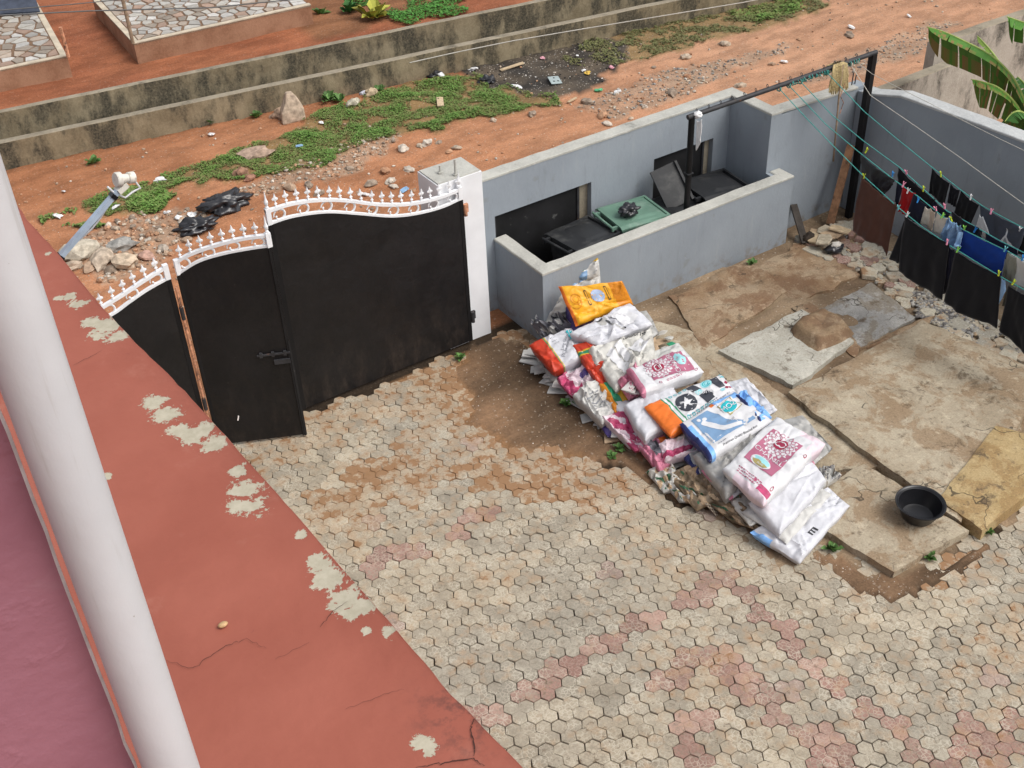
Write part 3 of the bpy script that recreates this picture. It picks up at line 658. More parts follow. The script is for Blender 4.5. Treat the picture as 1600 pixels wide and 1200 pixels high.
# neighbours along AX (-30 deg): flats must face -30, -90, 30 -> corners at 0, 60, ...
def outline(cells):
    key = lambda p: (round(p[0], 4), round(p[1], 4)); E = {}
    for c in cells:
        h = hexpts(c)
        for i in range(6): E[(key(h[i]), key(h[(i+1) % 6]))] = 1
    nx_ = {a: b for (a, b) in E if (b, a) not in E}
    s = next(iter(nx_)); out = [s]; p = nx_[s]
    while p != s: out.append(p); p = nx_[p]
    return out
def offset(poly, d):
    out = []; n = len(poly)
    for i in range(n):
        a, b, c = Vector(poly[i-1]), Vector(poly[i]), Vector(poly[(i+1) % n])
        e1 = (b-a).normalized(); e2 = (c-b).normalized(); n1 = Vector((-e1.y, e1.x)); n2 = Vector((-e2.y, e2.x)); bis = n1+n2
        k = 1/max(.4, bis.length_squared/2); out.append(b+bis*.5*k*d)
    return out
def edge_open(cells, ci, p, q):
    m_ = (Vector(p)+Vector(q))/2
    return not any(k != ci and (c-m_).length < PIT*.6 for k, c in enumerate(cells))
def paver_data(kind, seed, gap=.0066):
    r_ = random.Random(seed)
    cells = {'D': [Vector((0, 0)), AX, BX], 'U': [Vector((0, 0)), BX, BX-AX], 'H': [Vector((0, 0))]}[kind]
    ctr = sum(cells, Vector((0, 0)))/len(cells); cells = [c-ctr for c in cells]
    ob = outline(cells); ow = {(round(p[0], 3), round(p[1], 3)): o_ for p, o_ in zip(ob, offset(ob, gap))}
    vs = []; fs = []; idx = {}
    def vert(key, p):
        if key not in idx: idx[key] = len(vs); vs.append(p)
        return idx[key]
    for ci, c in enumerate(cells):
        h = hexpts(c); ring1 = []; pl = []
        for x, y in h:
            k = (round(x, 3), round(y, 3)); o_ = ow.get(k); p = o_ if o_ is not None else Vector((x, y))
            jx, jy = (r_.uniform(-1, 1)*.0018, r_.uniform(-1, 1)*.0018) if ('j', k) not in idx else (0, 0)
            ring1.append(vert(('m', k), (p.x+jx, p.y+jy, -.0060 if o_ is not None else -.0004))); idx[('j', k)] = 0
            q_ = Vector(vs[ring1[-1]][:2]); pl.append(q_)
        inn = []; nn_ = len(pl)
        for i in range(nn_):                       # top face: inset and with clipped corners
            a_, b_, c_ = pl[i-1], pl[i], pl[(i+1) % nn_]; m_ = b_+(c-b_).normalized()*(.0040 if vs[ring1[i]][2] < -.001 else .0010)
            inn += [m_+(a_-b_)*.10, m_+(c_-b_)*.10]
        tp_ = [vert(('t', ci, i), (p.x, p.y, 0)) for i, p in enumerate(inn)]; T_ = len(tp_)
        fs.append(tuple(tp_))
        for i in range(nn_):
            j = (i+1) % nn_; fs.append((ring1[i], ring1[j], tp_[2*j], tp_[2*i+1])); fs.append((ring1[i], tp_[2*i+1], tp_[2*i]))
            k1 = tuple(round(v, 3) for v in h[i]); k2 = tuple(round(v, 3) for v in h[j])
            if edge_open(cells, ci, h[i], h[j]):
                l1 = vert(('b', k1), vs[ring1[i]][:2]+(-.05,)); l2 = vert(('b', k2), vs[ring1[j]][:2]+(-.05,)); fs.append((l1, l2, ring1[j], ring1[i]))
    return vs, fs, ctr
PV = {k: [paver_data(k, i) for i in range(5)] for k in 'DU'}
PV['H'] = [paver_data('H', i) for i in range(3)]
PVM = {}
for k in PV:
    for i, (vs, fs, c) in enumerate(PV[k]):
        m = MB(); m.add(vs, fs); PVM[k, i] = m.mesh('paver', MT['paver'])
PINK = [[(-.6, 5.36), (5.52, 5.38)], [(5.53, 5.4), (5.53, .5)], [(4.1, 4.78), (4.92, 4.8)], [(4.91, 4.8), (4.91, 1)], [tuple(on_z(585, 880).xy), tuple(on_z(700, 838).xy), tuple(on_z(760, 800).xy)]]
PINKB = [zone([(1040, 1110), (1095, 1085), (1130, 1120), (1110, 1199), (1060, 1199)]), zone([(1255, 1150), (1300, 1145), (1330, 1199), (1240, 1199)]), zone([(1480, 1120), (1600, 1080), (1600, 1199), (1500, 1199)])]
def segd(p, a, b):
    a, b = Vector(a), Vector(b); d = b-a; t = max(0, min(1, (p-a).dot(d)/d.length_squared)); return (p-a-d*t).length
Z_SLAB = [zone([(1040, 462), (1180, 395), (1260, 365), (1350, 425), (1440, 490), (1660, 585), (1700, 705), (1540, 832), (1405, 896), (1220, 798), (1100, 556)])]
Z_HEAP = zone([(822, 575), (900, 520), (1010, 600), (1130, 700), (1260, 830), (1210, 850), (1100, 770), (1000, 690), (900, 640)])
cand = []
prng = random.Random(11)
for s in range(-40, 90):
    sh = prng.randrange(3)
    for i in range(-80, 130):
        if (i+sh) % 3: continue
        for kind, c0 in (('D', AX*i+BX*(2*s)), ('U', AX*(i+2)+BX*(2*s))):
            cand.append((kind, c0))
items = []
ORIG = Vector((4.91, 4.80))
for kind, c0 in cand:
    vi = prng.randrange(5); c = c0+PV[kind][vi][2]+ORIG
    if not (.3 < c.x < 11.45 and 1.2 < c.y < 9.86): continue
    px, py, dz = proj((c.x, c.y, 0))
    if not (-60 < px < 1680 and -60 < py < 1290): continue
    # hidden under the ledge
    if c.x*3/8 < interp(ed, c.y*3/8)-.06 and True:
        pass
    if any(inpoly(c, z) for z in Z_SLAB): continue
    xs_ = (c.x+.0, c.y)
    # the strip along the right wall is broken, see below
    if c.x > 9.9 and c.y > 4.9: continue
    if c.x > 6.36+.2*nz(c.y) and c.y > 5.15: continue
    wp = wob(c.x, c.y); dd = .0
    if inpoly(wp, Z_DIRT[0]) or inpoly(wp, Z_DIRT[1]) or inpoly(wp, Z_DIRT[2]):
        if prng.random() < (.88 if c.x < 6.6 else .5): continue
        dd = .8
    film = (.58+.5*nz(c.x*1.1, c.y*1.1, 6)) if inpoly(wob(c.x, c.y, .5), Z_FILM) else (.22+.35*nz(c.x*1.4, c.y*1.4, 5))
    if c.y > 9.2: film = max(film, .5)
    if c.y < 3.6 and c.x > 5.5: film = max(film, .3+.4*nz(c.x, c.y))
    film = max(film, dd, .80-1.1*min(segd(c, Z_DIRT[0][q_-1], Z_DIRT[0][q_]) for q_ in range(len(Z_DIRT[0]))))
    t = .5+.9*nz(c.x*.8, c.y*.8, 2)+prng.uniform(-.35, .35); t = max(0, min(1, t))
    col = cm((.335, .300, .240), (.415, .355, .265), t)
    pk = any(segd(c, a, b) < .086 for L in PINK for a, b in zip(L, L[1:])) or any(inpoly(c, z) for z in PINKB) and prng.random() < .7
    if pk: col = cm((.310, .185, .150), (.375, .250, .200), prng.random())
    elif prng.random() < .02: col = (.36, .27, .225)
    col = mul(col, prng.uniform(.80, 1.06))
    zz = prng.uniform(-.003, .003)-.004*dd
    loc = Vector((c.x, c.y, zz)); jit = Vector((prng.uniform(-1, 1), prng.uniform(-1, 1), 0))*.0022
    items.append((dz, kind, vi, loc+jit, R(prng.uniform(-1.1, 1.1)), R(prng.uniform(-.9, .9)), R(prng.uniform(-.9, .9)), col+(film,), -40 < px < 1640 and py < 1230 and px > 350))
items.sort(key=lambda t: (not t[8], t[0]))
jm = MB()
for k, (dz, kind, vi, loc, rz_, rx_, ry_, col, vis) in enumerate(items):
    if k < 300:
        o = bpy.data.objects.new('paver', PVM[kind, vi]); COL.objects.link(o); o.parent = paving
        o.location = loc-paving.location; o.rotation_euler = (rx_, ry_, rz_); o.color = col
    else:
        Mx = Matrix.Rotation(rz_, 3, 'Z') @ Matrix.Rotation(ry_, 3, 'Y') @ Matrix.Rotation(rx_, 3, 'X'); vs, fs, _ = PV[kind][vi]
        jm.add([loc+Mx @ Vector(v) for v in vs], fs, 0, col)
tag(jm.build('pavers', MT['paver_j'], paving), kind='stuff')
# broken, loosely relaid blocks along the right wall
BZ = zone([(1245, 375), (1330, 350), (1420, 420), (1600, 545), (1600, 590), (1480, 520), (1420, 478), (1340, 425), (1270, 395)])
def shard(seed, n=7, r=.09):
    r_ = random.Random(seed); m = MB(); a0 = r_.random()*6; pts = []
    for i in range(n):
        t = a0+2*math.pi*(i+r_.uniform(-.25, .25))/n; rr = r*r_.uniform(.7, 1.15); pts.append((rr*math.cos(t), rr*math.sin(t)))
    m.prism(pts, -.045, .012, 0, None, .08, .007); return m.mesh('broken_paver', MT['paver'])
SH = [shard(i, 5+i % 4, .075+.03*(i % 3)) for i in range(9)]
prng = random.Random(21); pts_ = []
tries = 0
while len(pts_) < 120 and tries < 6000:
    tries += 1; p = Vector((prng.uniform(9.2, 11.45), prng.uniform(4.6, 9.6)))
    if not inpoly(p, BZ) or any((p-q_).length < .125 for q_ in pts_): continue
    gpx = proj((p.x, p.y, 0)); 
    if 1415 < gpx[0] < 1545 and 440 < gpx[1] < 535 and prng.random() < .8: continue
    pts_.append(p)
    o = bpy.data.objects.new('broken_paver', PVM['DU'[len(pts_) % 2], len(pts_) % 5] if prng.random() < .38 else SH[prng.randrange(9)]); COL.objects.link(o); o.parent = paving
    hgt = .02+.02*max(0, p.y-8.4)
    o.location = Vector((p.x, p.y, hgt+prng.uniform(0, .02)))-paving.location; o.rotation_euler = (R(prng.uniform(-5, 5)), R(prng.uniform(-5, 5)), prng.uniform(0, 6.3))
    cc = cm((.33, .31, .26), (.47, .43, .34), prng.random()) if prng.random() < .84 else (.30, .18, .15); o.color = mul(cc, prng.uniform(.85, 1.1))+(prng.choice((.05, .3, .5)),)

# ------------------------------------------------------------------ gate: right leaf, open wicket door, left panel
GY = 9.93
def finial_mesh(spear=False):
    m = MB()
    if spear:
        m.lathe([(.012, 0), (.02, .012), (.012, .03), (.02, .05), (.022, .07), (.012, .1), (.006, .15), (.001, .19)], 8)
    else:
        m.lathe([(.006, 0), (.015, .012), (.006, .022), (.018, .036), (.006, .05), (.007, .07)], 6)
        # cast fleur: upper spike, two curled lobes, diamond heart
        out = [(0, .062), (.012, .072), (.028, .078), (.032, .09), (.022, .098), (.013, .104), (.010, .118), (0, .15), (-.010, .118), (-.013, .104), (-.022, .098), (-.032, .09), (-.028, .078), (-.012, .072)]
        vs = [(x, -.006, z) for x, z in out]+[(x, .006, z) for x, z in out]+[(0, -.012, .09), (0, .012, .09)]; n = len(out)
        fs = [(i, (i+1) % n, 2*n) for i in range(n)]+[(n+(i+1) % n, n+i, 2*n+1) for i in range(n)]+[(i, n+i, n+(i+1) % n, (i+1) % n) for i in range(n)]
        m.add(vs, fs)
    return m.mesh('finial', MT['white_metal'])
FIN, SPEAR = finial_mesh(), finial_mesh(True)
def scroll_mesh():
    m = MB(); pts = []
    for i in range(22):
        t = i/21; a = math.pi*1.02-t*math.pi*1.95; rr = .062-.030*max(0, t-.45)/.55
        pts.append((rr*math.cos(a)-.004*t, 0, .035+rr*math.sin(a)*.95))
    rr_ = [.0055+.006*math.sin(math.pi*i/21) for i in range(22)]
    m.tube(pts, rr_, 6); lump(m, pts[-1], (.012, .012, .012), 1, .05, 1, ICO1); return m.mesh('scroll', MT['white_metal'])
SCR = scroll_mesh()
def gate_leaf(label, O, d, blk, rail, fins, scrs, ends, hinge=None):
    O = Vector((O[0], O[1], 0)); d = Vector((d[0], d[1], 0)).normalized(); nn = Vector((-d.y, d.x, 0)); ang = math.atan2(d.y, d.x)
    root = empty('gate_leaf', O, label, 'gate'); s0, s1 = blk[0][0], blk[-1][0]
    n = 40; m = MB(); vs = []
    for i in range(n+1):
        s = lerp(s0, s1, i/n); z = smooth(blk, s)-.012; a = O+d*s
        vs += [a-nn*.018+Vector((0, 0, .035)), a-nn*.018+Vector((0, 0, z)), a+nn*.018+Vector((0, 0, z)), a+nn*.018+Vector((0, 0, .035))]
    m.add(vs, [(i*4+k, (i+1)*4+k, (i+1)*4+(k+1) % 4, i*4+(k+1) % 4) for i in range(n) for k in range(4)]+[(0, 3, 2, 1), tuple(n*4+k for k in range(4))][::-1][:0]+[(0, 1, 2, 3), tuple(n*4+k for k in (3, 2, 1, 0))])
    pan = m.build('panel', MT['gate'], root)
    for nm, tab, wd in (('bottom_rail', blk, .026), ('top_rail', rail, .032)):
        m = MB(); vs = []
        for i in range(n+1):
            s = lerp(s0, s1, i/n); z = smooth(tab, s); a = O+d*s+Vector((0, 0, z))
            vs += [a+nn*e+Vector((0, 0, f)) for e, f in ((-wd*.6, -wd/2), (-wd*.6, wd/2), (wd*.6, wd/2), (wd*.6, -wd/2))]
        m.add(vs, [(i*4+k, (i+1)*4+k, (i+1)*4+(k+1) % 4, i*4+(k+1) % 4) for i in range(n) for k in range(4)]+[(0, 1, 2, 3), tuple(n*4+k for k in (3, 2, 1, 0))])
        m.build(nm, MT['white_metal'], root)
    for s, top in ends:
        m = MB(); a = O+d*s; zb = smooth(blk, s); m.bar(a+Vector((0, 0, zb-.012)), a+Vector((0, 0, smooth(rail, s)+.03)), .05, .044); m.build('stile', MT['white_metal'], root)
        m = MB(); m.bar(a+Vector((0, 0, .03)), a+Vector((0, 0, zb-.015)), .046, .044); m.build('stile', MT['black_metal'], root)
        if top:
            o = bpy.data.objects.new('finial', SPEAR); COL.objects.link(o); o.parent = root; o.location = a+Vector((0, 0, smooth(rail, s)+.028))-O
    for s in fins:
        o = bpy.data.objects.new('finial', FIN); COL.objects.link(o); o.parent = root; o.location = d*s+Vector((0, 0, smooth(rail, s)+.012)); o.rotation_euler = (R(rnd.uniform(-4, 4)), R(rnd.uniform(-3, 3)), ang+R(rnd.uniform(-6, 6)))
    for s in scrs:
        o = bpy.data.objects.new('scroll', SCR); COL.objects.link(o); o.parent = root; sl = (smooth(blk, s+.05)-smooth(blk, s-.05))/.1
        o.location = d*s+Vector((0, 0, smooth(blk, s)+.012)); o.rotation_euler = (0, -math.atan(sl), ang); hh = max(.6, min(1.1, (smooth(rail, s)-smooth(blk, s)-.02)/.10)); o.scale = (1, 1, hh)
    return root, O, d, nn
def smooth(tab, x):   # Catmull-Rom through the table
    n = len(tab)
    if x <= tab[0][0]: return tab[0][1]
    for i in range(n-1):
        if x <= tab[i+1][0]:
            x0, y0 = tab[max(0, i-1)]; x1, y1 = tab[i]; x2, y2 = tab[i+1]; x3, y3 = tab[min(n-1, i+2)]
            t = (x-x1)/(x2-x1); m1 = (y2-y0)/max(1e-6, x2-x0)*(x2-x1); m2 = (y3-y1)/max(1e-6, x3-x1)*(x2-x1)
            return (2*t**3-3*t*t+1)*y1+(t**3-2*t*t+t)*m1+(-2*t**3+3*t*t)*y2+(t**3-t*t)*m2
    return tab[-1][1]
blk = [(0, 2.34), (.27, 2.335), (.64, 2.26), (.99, 2.12), (1.35, 1.97), (1.65, 1.9), (1.96, 1.875), (2.21, 1.90)]
rail = [(0, 2.475), (.29, 2.47), (.59, 2.41), (.87, 2.31), (1.22, 2.15), (1.59, 2.035), (1.97, 1.995), (2.21, 2.01)]
rl, O, d, nn = gate_leaf('large black steel gate leaf hinged on the white pillar', (3.51, GY), (1, 0), blk, rail, [.12+.114*i for i in range(19)], [.14+.245*i for i in range(9)], [(.025, True), (2.19, True)])
for z in (.35, 1.75):
    m = MB(); m.tube([(5.745, GY-.02, z-.07), (5.745, GY-.02, z+.07)], .022, 10); m.box((5.77, GY+.02, z), (.06, .03, .1)); m.build('hinge', MT['rust' if z > 1 else 'iron'], rl)
hb = Vector((2.498, 9.926)); fe = Vector((3.385, 9.509))
wd_, O, d, nn = gate_leaf('narrow black wicket door standing open inward next to the large gate leaf', hb, fe-hb, [(.03, 2.14), (.26, 2.26), (.51, 2.315), (.79, 2.34), (.96, 2.345)], [(.03, 2.26), (.16, 2.33), (.40, 2.40), (.71, 2.45), (.96, 2.455)], [.10+.105*i for i in range(8)], [.14+.235*i for i in range(4)], [(.055, False), (.94, True)])
m = MB(); a = O+d*.62-nn*.035
m.bar(a+Vector((0, 0, 1.12)), a+d*.33+Vector((0, 0, 1.12)), .018, .018); m.build('bolt', MT['iron'], wd_)
for s, z in ((.66, 1.12), (.78, 1.12), (.9, 1.12)):
    m = MB(); p = O+d*s-nn*.03+Vector((0, 0, z)); m.box(p, (.03, .03, .05), Matrix.Rotation(math.atan2(d.y, d.x), 3, 'Z')); m.build('bolt_guide', MT['iron'], wd_)
m = MB(); p = O+d*.86-nn*.032+Vector((0, 0, 1.02)); m.box(p, (.16, .026, .05), Matrix.Rotation(math.atan2(d.y, d.x), 3, 'Z')); m.build('lock', MT['iron'], wd_)
m = MB(); p = O+d*.955-nn*.015; m.bar(p+Vector((0, 0, .02)), p+Vector((0, 0, 1.25)), .02, .012); m.build('edge_strip', MT['black_old'], wd_)
m = MB(); p = O+d*.30-nn*.022+Vector((0, 0, .36)); m.box(p, (.012, .004, .06), Matrix.Rotation(.3, 3, 'Y')); m.build('paint_chip', MT['chip'], wd_)
gp, O, d, nn = gate_leaf('black steel gate panel left of the rusty hinge post', (.98, GY), (1, 0), [(0, 1.84), (.5, 1.87), (.91, 1.96), (1.04, 2.01), (1.25, 2.08), (1.48, 2.13)], [(0, 1.95), (.5, 1.99), (.84, 2.065), (1.04, 2.12), (1.21, 2.175), (1.48, 2.25)], [.12+.114*i for i in range(12)], [.13+.245*i for i in range(6)], [(.025, True), (1.46, False)])
m = MB(); m.tube([(2.486, GY-.034, .02), (2.486, GY-.034, 2.02)], .013, 10); m.build('hinge_post', MT['rust'], gp)
for z in (1.72, .6): m = MB(); m.tube([(2.486, GY-.034, z-.07), (2.486, GY-.034, z+.07)], .02, 10); m.build('hinge', MT['iron'], gp)

# ------------------------------------------------------------------ wheeled bins in the bay
def bin_(label, x, y, rz, mat, lidrot=0., h=.95):
    root = empty('wheeled_bin', (x, y, .02), label, 'bin'); M = Matrix.Rotation(rz, 3, 'Z'); c = Vector((x, y, .02))
    def T(v): return c+M @ Vector(v)
    m = MB(); vs = []
    for z, sx, sy in ((.05, .40, .46), (.10, .42, .48), (h-.10, .54, .62), (h-.095, .58, .68), (h-.03, .58, .68), (h-.03, .52, .62), (.12, .39, .45)):
        vs += [T((a*sx/2, b*sy/2, z)) for a, b in ((-1, -1), (1, -1), (1, 1), (-1, 1))]
    m.add(vs, [(l*4+k, l*4+(k+1) % 4, (l+1)*4+(k+1) % 4, (l+1)*4+k) for l in range(6) for k in range(4)]+[(3, 2, 1, 0), (24, 25, 26, 27)]); m.build('body', mat, root)
    # lid: dished front to back, raised centre panel, hinged at the back
    m = MB(); vs = []; nx_, ny_ = 12, 12; L = Matrix.Rotation(lidrot, 3, 'X')
    for s_ in (0, 1):
        for j in range(ny_+1):
            for i in range(nx_+1):
                u, v = i/nx_, j/ny_; xx = (u-.5)*.62; yy = v*.76
                z = .018*math.sin(math.pi*min(1, v*1.05))**.6
                z += .012 if (.18 < u < .82 and .25 < v < .8) else 0
                z -= .05*max(0, v-.9)/.1+.02*max(0, abs(u-.5)-.44)/.06
                p = L @ Vector((xx, -yy, z-.022*s_)); vs.append(T(p+Vector((0, .36, h-.015))))
    n1 = nx_+1; N = n1*(ny_+1)
    fs = [(j*n1+i, (j+1)*n1+i, (j+1)*n1+i+1, j*n1+i+1) for j in range(ny_) for i in range(nx_)]
    fs += [tuple(N+q_ for q_ in f[::-1]) for f in fs]
    rim = [i for i in range(n1)]+[j*n1+nx_ for j in range(1, ny_+1)]+[ny_*n1+i for i in range(nx_-1, -1, -1)]+[j*n1 for j in range(ny_-1, 0, -1)]
    fs += [(rim[i], rim[(i+1) % len(rim)], N+rim[(i+1) % len(rim)], N+rim[i]) for i in range(len(rim))]
    m.add(vs, fs); m.build('lid', mat, root)
    m = MB(); m.tube([T((-.24, .44, h-.03)), T((.24, .44, h-.03))], .016, 8); m.build('handle', mat, root)
    for s_ in (-1, 1):
        m = MB(); m.box(T((s_*.2, .38, h-.05)), (.03, .13, .05), M); m.build('handle_bracket', mat, root)
        m = MB(); m.lathe([(.03, -.025), (.1, -.025), (.1, .025), (.03, .025)], 18, M @ Matrix.Rotation(R(90), 3, 'Y'), T((s_*.24, .26, .09))); m.build('wheel', MT['basin'], root)
    return root
bin_('dusty black wheeled bin beside the green one', 7.36, 9.93, R(96), MT['bin_black'], R(4), .90)
bin_('green wheeled bin with a knotted black bag on its lid', 8.12, 9.93, R(84), MT['bin_green'], R(3), .93)
bin_('low black wheeled bin under the leaning black panel', 8.74, 9.93, R(94), MT['bin_black'], R(3), .80)
m = MB(); m.box((0, 0, 0), (.36, .03, .52)); m.box((.165, -.03, 0), (.03, .04, .52)); o = m.build('black_panel', MT['bin_black']); o.location = (8.78, 10.02, 1.02); o.rotation_euler = (R(-38), R(-14), R(-12)); tag(o, 'flat black panel leaning over the bins against the second hatch', 'panel')
bin_('black wheeled bin in the far corner of the enclosure', 9.42, 9.92, R(84), MT['bin_black'], R(5), .90)
bb = MB(); c = on_z(982, 326, 1.04); lump(bb, c-Vector((0, 0, .015)), (.12, .10, .065), 5, .55, 2.2, ICO4)
tag(bb.build('plastic_bag', MT['black_bag'], smooth=True, base=c-Vector((0, 0, .08))), 'small knotted black bag on the green bin lid', 'bag')

# ------------------------------------------------------------------ black basin
c = Vector((7.495, 4.835, .10)); mb = MB()
mb.lathe([(.001, .003), (.13, .003), (.15, .012), (.188, .10), (.205, .17), (.222, .185), (.232, .186), (.235, .178), (.224, .176), (.212, .172), (.200, .168), (.182, .10), (.143, .022), (.12, .016), (.001, .016)], 48, None, c, close=False)
bs = mb.build('basin', MT['basin'], angle=40, base=c); bs.rotation_euler = (R(2), 0, 0); tag(bs, 'round black plastic basin standing on the tan slab', 'basin')

# ------------------------------------------------------------------ drying frame, lines and laundry
P1 = Vector((8.67, 9.60, 2.095)); P2 = Vector((11.36, 9.35, 2.25))
fr = empty('drying_frame', (P1.x, P1.y, 0), 'black iron drying frame of two posts and a hooked top bar', 'clothes frame')
m = MB(); m.tube([(P1.x, P1.y, 0), P1+Vector((0, 0, .02))], .038, 12); m.build('post', MT['black_metal'], fr, angle=40)
m = MB(); m.bar((P2.x-.005, P2.y, 0), P2+Vector((0, 0, .02)), .075, .075); m.build('post', MT['black_metal'], fr)
m = MB(); m.tube([P1-Vector((.06, -.005, -.03)), P2+Vector((.05, -.004, .035))], .030, 12); m.build('top_bar', MT['iron'], fr, angle=40)
hk = MB(); hk.tube([(.0, .0, -.004), (.028*math.sin(.4), 0, .006), (.03, 0, .028), (.015, 0, .048), (-.012, 0, .046), (-.022, 0, .026), (-.012, 0, .01)], .006, 6); HK = hk.mesh('hook', MT['iron'])
for i in range(16):
    o = bpy.data.objects.new('hook', HK); COL.objects.link(o); o.parent = fr; t = (i+.4)/16; o.scale = (.75,)*3; o.location = lerp(P1, P2, t)+Vector((0, 0, .062))-fr.location; o.rotation_euler = (0, 0, R(80+20*nz(i)))
m = MB(); bz = 1.4; m.box((P1.x, P1.y, bz), (.085, .085, .012)); m.build('collar', MT['iron'], fr)
for dx, dy, hh in ((.02, .14, .17), (.10, .16, .12), (-.10, .18, .14), (-.16, .2, .12)):   # rebar in the wall corner
    m = MB(); p = Vector((RX-.05+dx, SY+dy-.06, WZ-.06)); m.tube([p, p+Vector((.005, 0, hh))], .008, 6); m.build('rebar', MT['iron'], back)
def beam_at(px):
    a, b = proj(P1)[0], proj(P2)[0]; lo, hi = 0, 1
    for _ in range(30):
        t = (lo+hi)/2
        if proj(lerp(P1, P2, t))[0] < px: lo = t
        else: hi = t
    return lerp(P1, P2, lo)
MT['line_teal'] = simple('teal_cord', (.06, .30, .27), .6, .15, 30, 0); MT['line_white'] = simple('pale_cord', (.50, .48, .42), .6, .15, 30, 0)
LX = {}
def cline(key, px0, pts, mat, label, r=.0055):
    s = beam_at(px0); X = s.x; LX[key] = X
    P = [s]+[on_x(a, b, X) for a, b in pts]
    end = P[-1]+(P[-1]-P[-2])*1.0; end.z = max(P[-1].z, P[-1].z+.12); end.x = X; P.append(end); P.append(Vector((X, 1.9, 2.1)))
    m = MB(); m.tube(P, r, 5); m.tube([s+Vector((0, .034*math.cos(a), .034*math.sin(a))) for a in [k*.7 for k in range(10)]], r*1.5, 5)
    o = m.build('clothes_line', mat, base=s); tag(o, label, 'clothes line')
    return P
cline(1, 1217, [(1262, 187), (1302, 228), (1346, 272), (1402, 323), (1440, 354), (1483, 383), (1530, 412), (1570, 436), (1610, 458)], MT['line_teal'], 'lowest teal line, from which the brown cloth hangs')
cline(2, 1232, [(1290, 194), (1340, 236), (1398, 282), (1436, 308), (1470, 336), (1505, 359), (1540, 376), (1575, 393), (1610, 412)], MT['line_teal'], 'second teal line, from which the blue cloth hangs')
cline(3, 1250, [(1300, 180), (1350, 221), (1406, 262), (1440, 293), (1480, 330), (1520, 352), (1560, 375), (1610, 400)], MT['line_teal'], 'third teal line, carrying a long black garment')
cline(4, 1291, [(1350, 174), (1400, 216), (1458, 263), (1500, 296), (1535, 322), (1570, 341), (1610, 362)], MT['line_teal'], 'teal line nearest the wall, carrying the grey shorts')
cline(5, 1328, [(1360, 149), (1430, 197), (1500, 246), (1560, 290), (1610, 326)], MT['line_white'], 'pale empty cord above the laundry', .0042)
cline(6, 1338, [(1362, 115), (1400, 135), (1450, 160), (1500, 186), (1560, 216), (1610, 240)], MT['line_white'], 'topmost pale cord running just below the wall top', .0035)
# rope turns on the bar, mop and knotted rag
m = MB()
for i in range(26):
    p = beam_at(1232+i*4.2); a0_ = rnd.random()*6
    m.tube([p+Vector((.006*k, .036*math.cos(a0_+k), .018+.036*math.sin(a0_+k))) for k in [q_*.75 for q_ in range(9)]], .007, 5)
tag(m.build('rope', MT['line_teal'], base=beam_at(1300)), 'teal rope wound around the top bar of the drying frame', 'rope')
MT['straw'] = simple('mop_straw', (.42, .33, .17), .9, .3, 40, .2, 80); MT['stick'] = simple('grey_stick', (.26, .19, .13), .85, .2, 20, .3, 60)
mp = beam_at(1307); mr = empty('mop', mp, 'straw mop hung head up over the top bar', 'mop')
m = MB(); r_ = random.Random(5)
for i in range(260):
    side = -1 if i % 5 else 1; a = r_.uniform(-.16, .16); L = r_.uniform(.12, .30) if side < 0 else r_.uniform(.04, .10)
    p0 = mp+Vector((a*.5, -side*-.02, .06+r_.uniform(-.01, .015))); p1 = mp+Vector((a*.75, side*.05, .05)); p2 = mp+Vector((a*.95+r_.uniform(-.03, .03), side*(.06+r_.uniform(0, .02)), -L))
    m.tube([p0, p1, lerp(p1, p2, .5)+Vector((0, side*.008, 0)), p2], .0055, 4, caps=False)
tag(m.build('mop_head', MT['straw'], mr), kind='stuff')
m = MB(); m.tube([mp+Vector((.05, -.05, .05)), on_y(1311, 150, mp.y-.10), on_y(1307, 195, mp.y-.13), on_y(1302, 252, mp.y-.15)], .011, 8); m.build('handle', MT['stick'], mr, smooth=True)
m = MB(); m.tube([mp+Vector((.06, -.02, .07)), on_y(1321, 112, mp.y-.06), on_y(1320, 132, mp.y-.08), on_y(1313, 150, mp.y-.1), on_y(1318, 160, mp.y-.1), on_y(1312, 178, mp.y-.12)], .005, 5); m.build('tie', MT['rust'], mr)

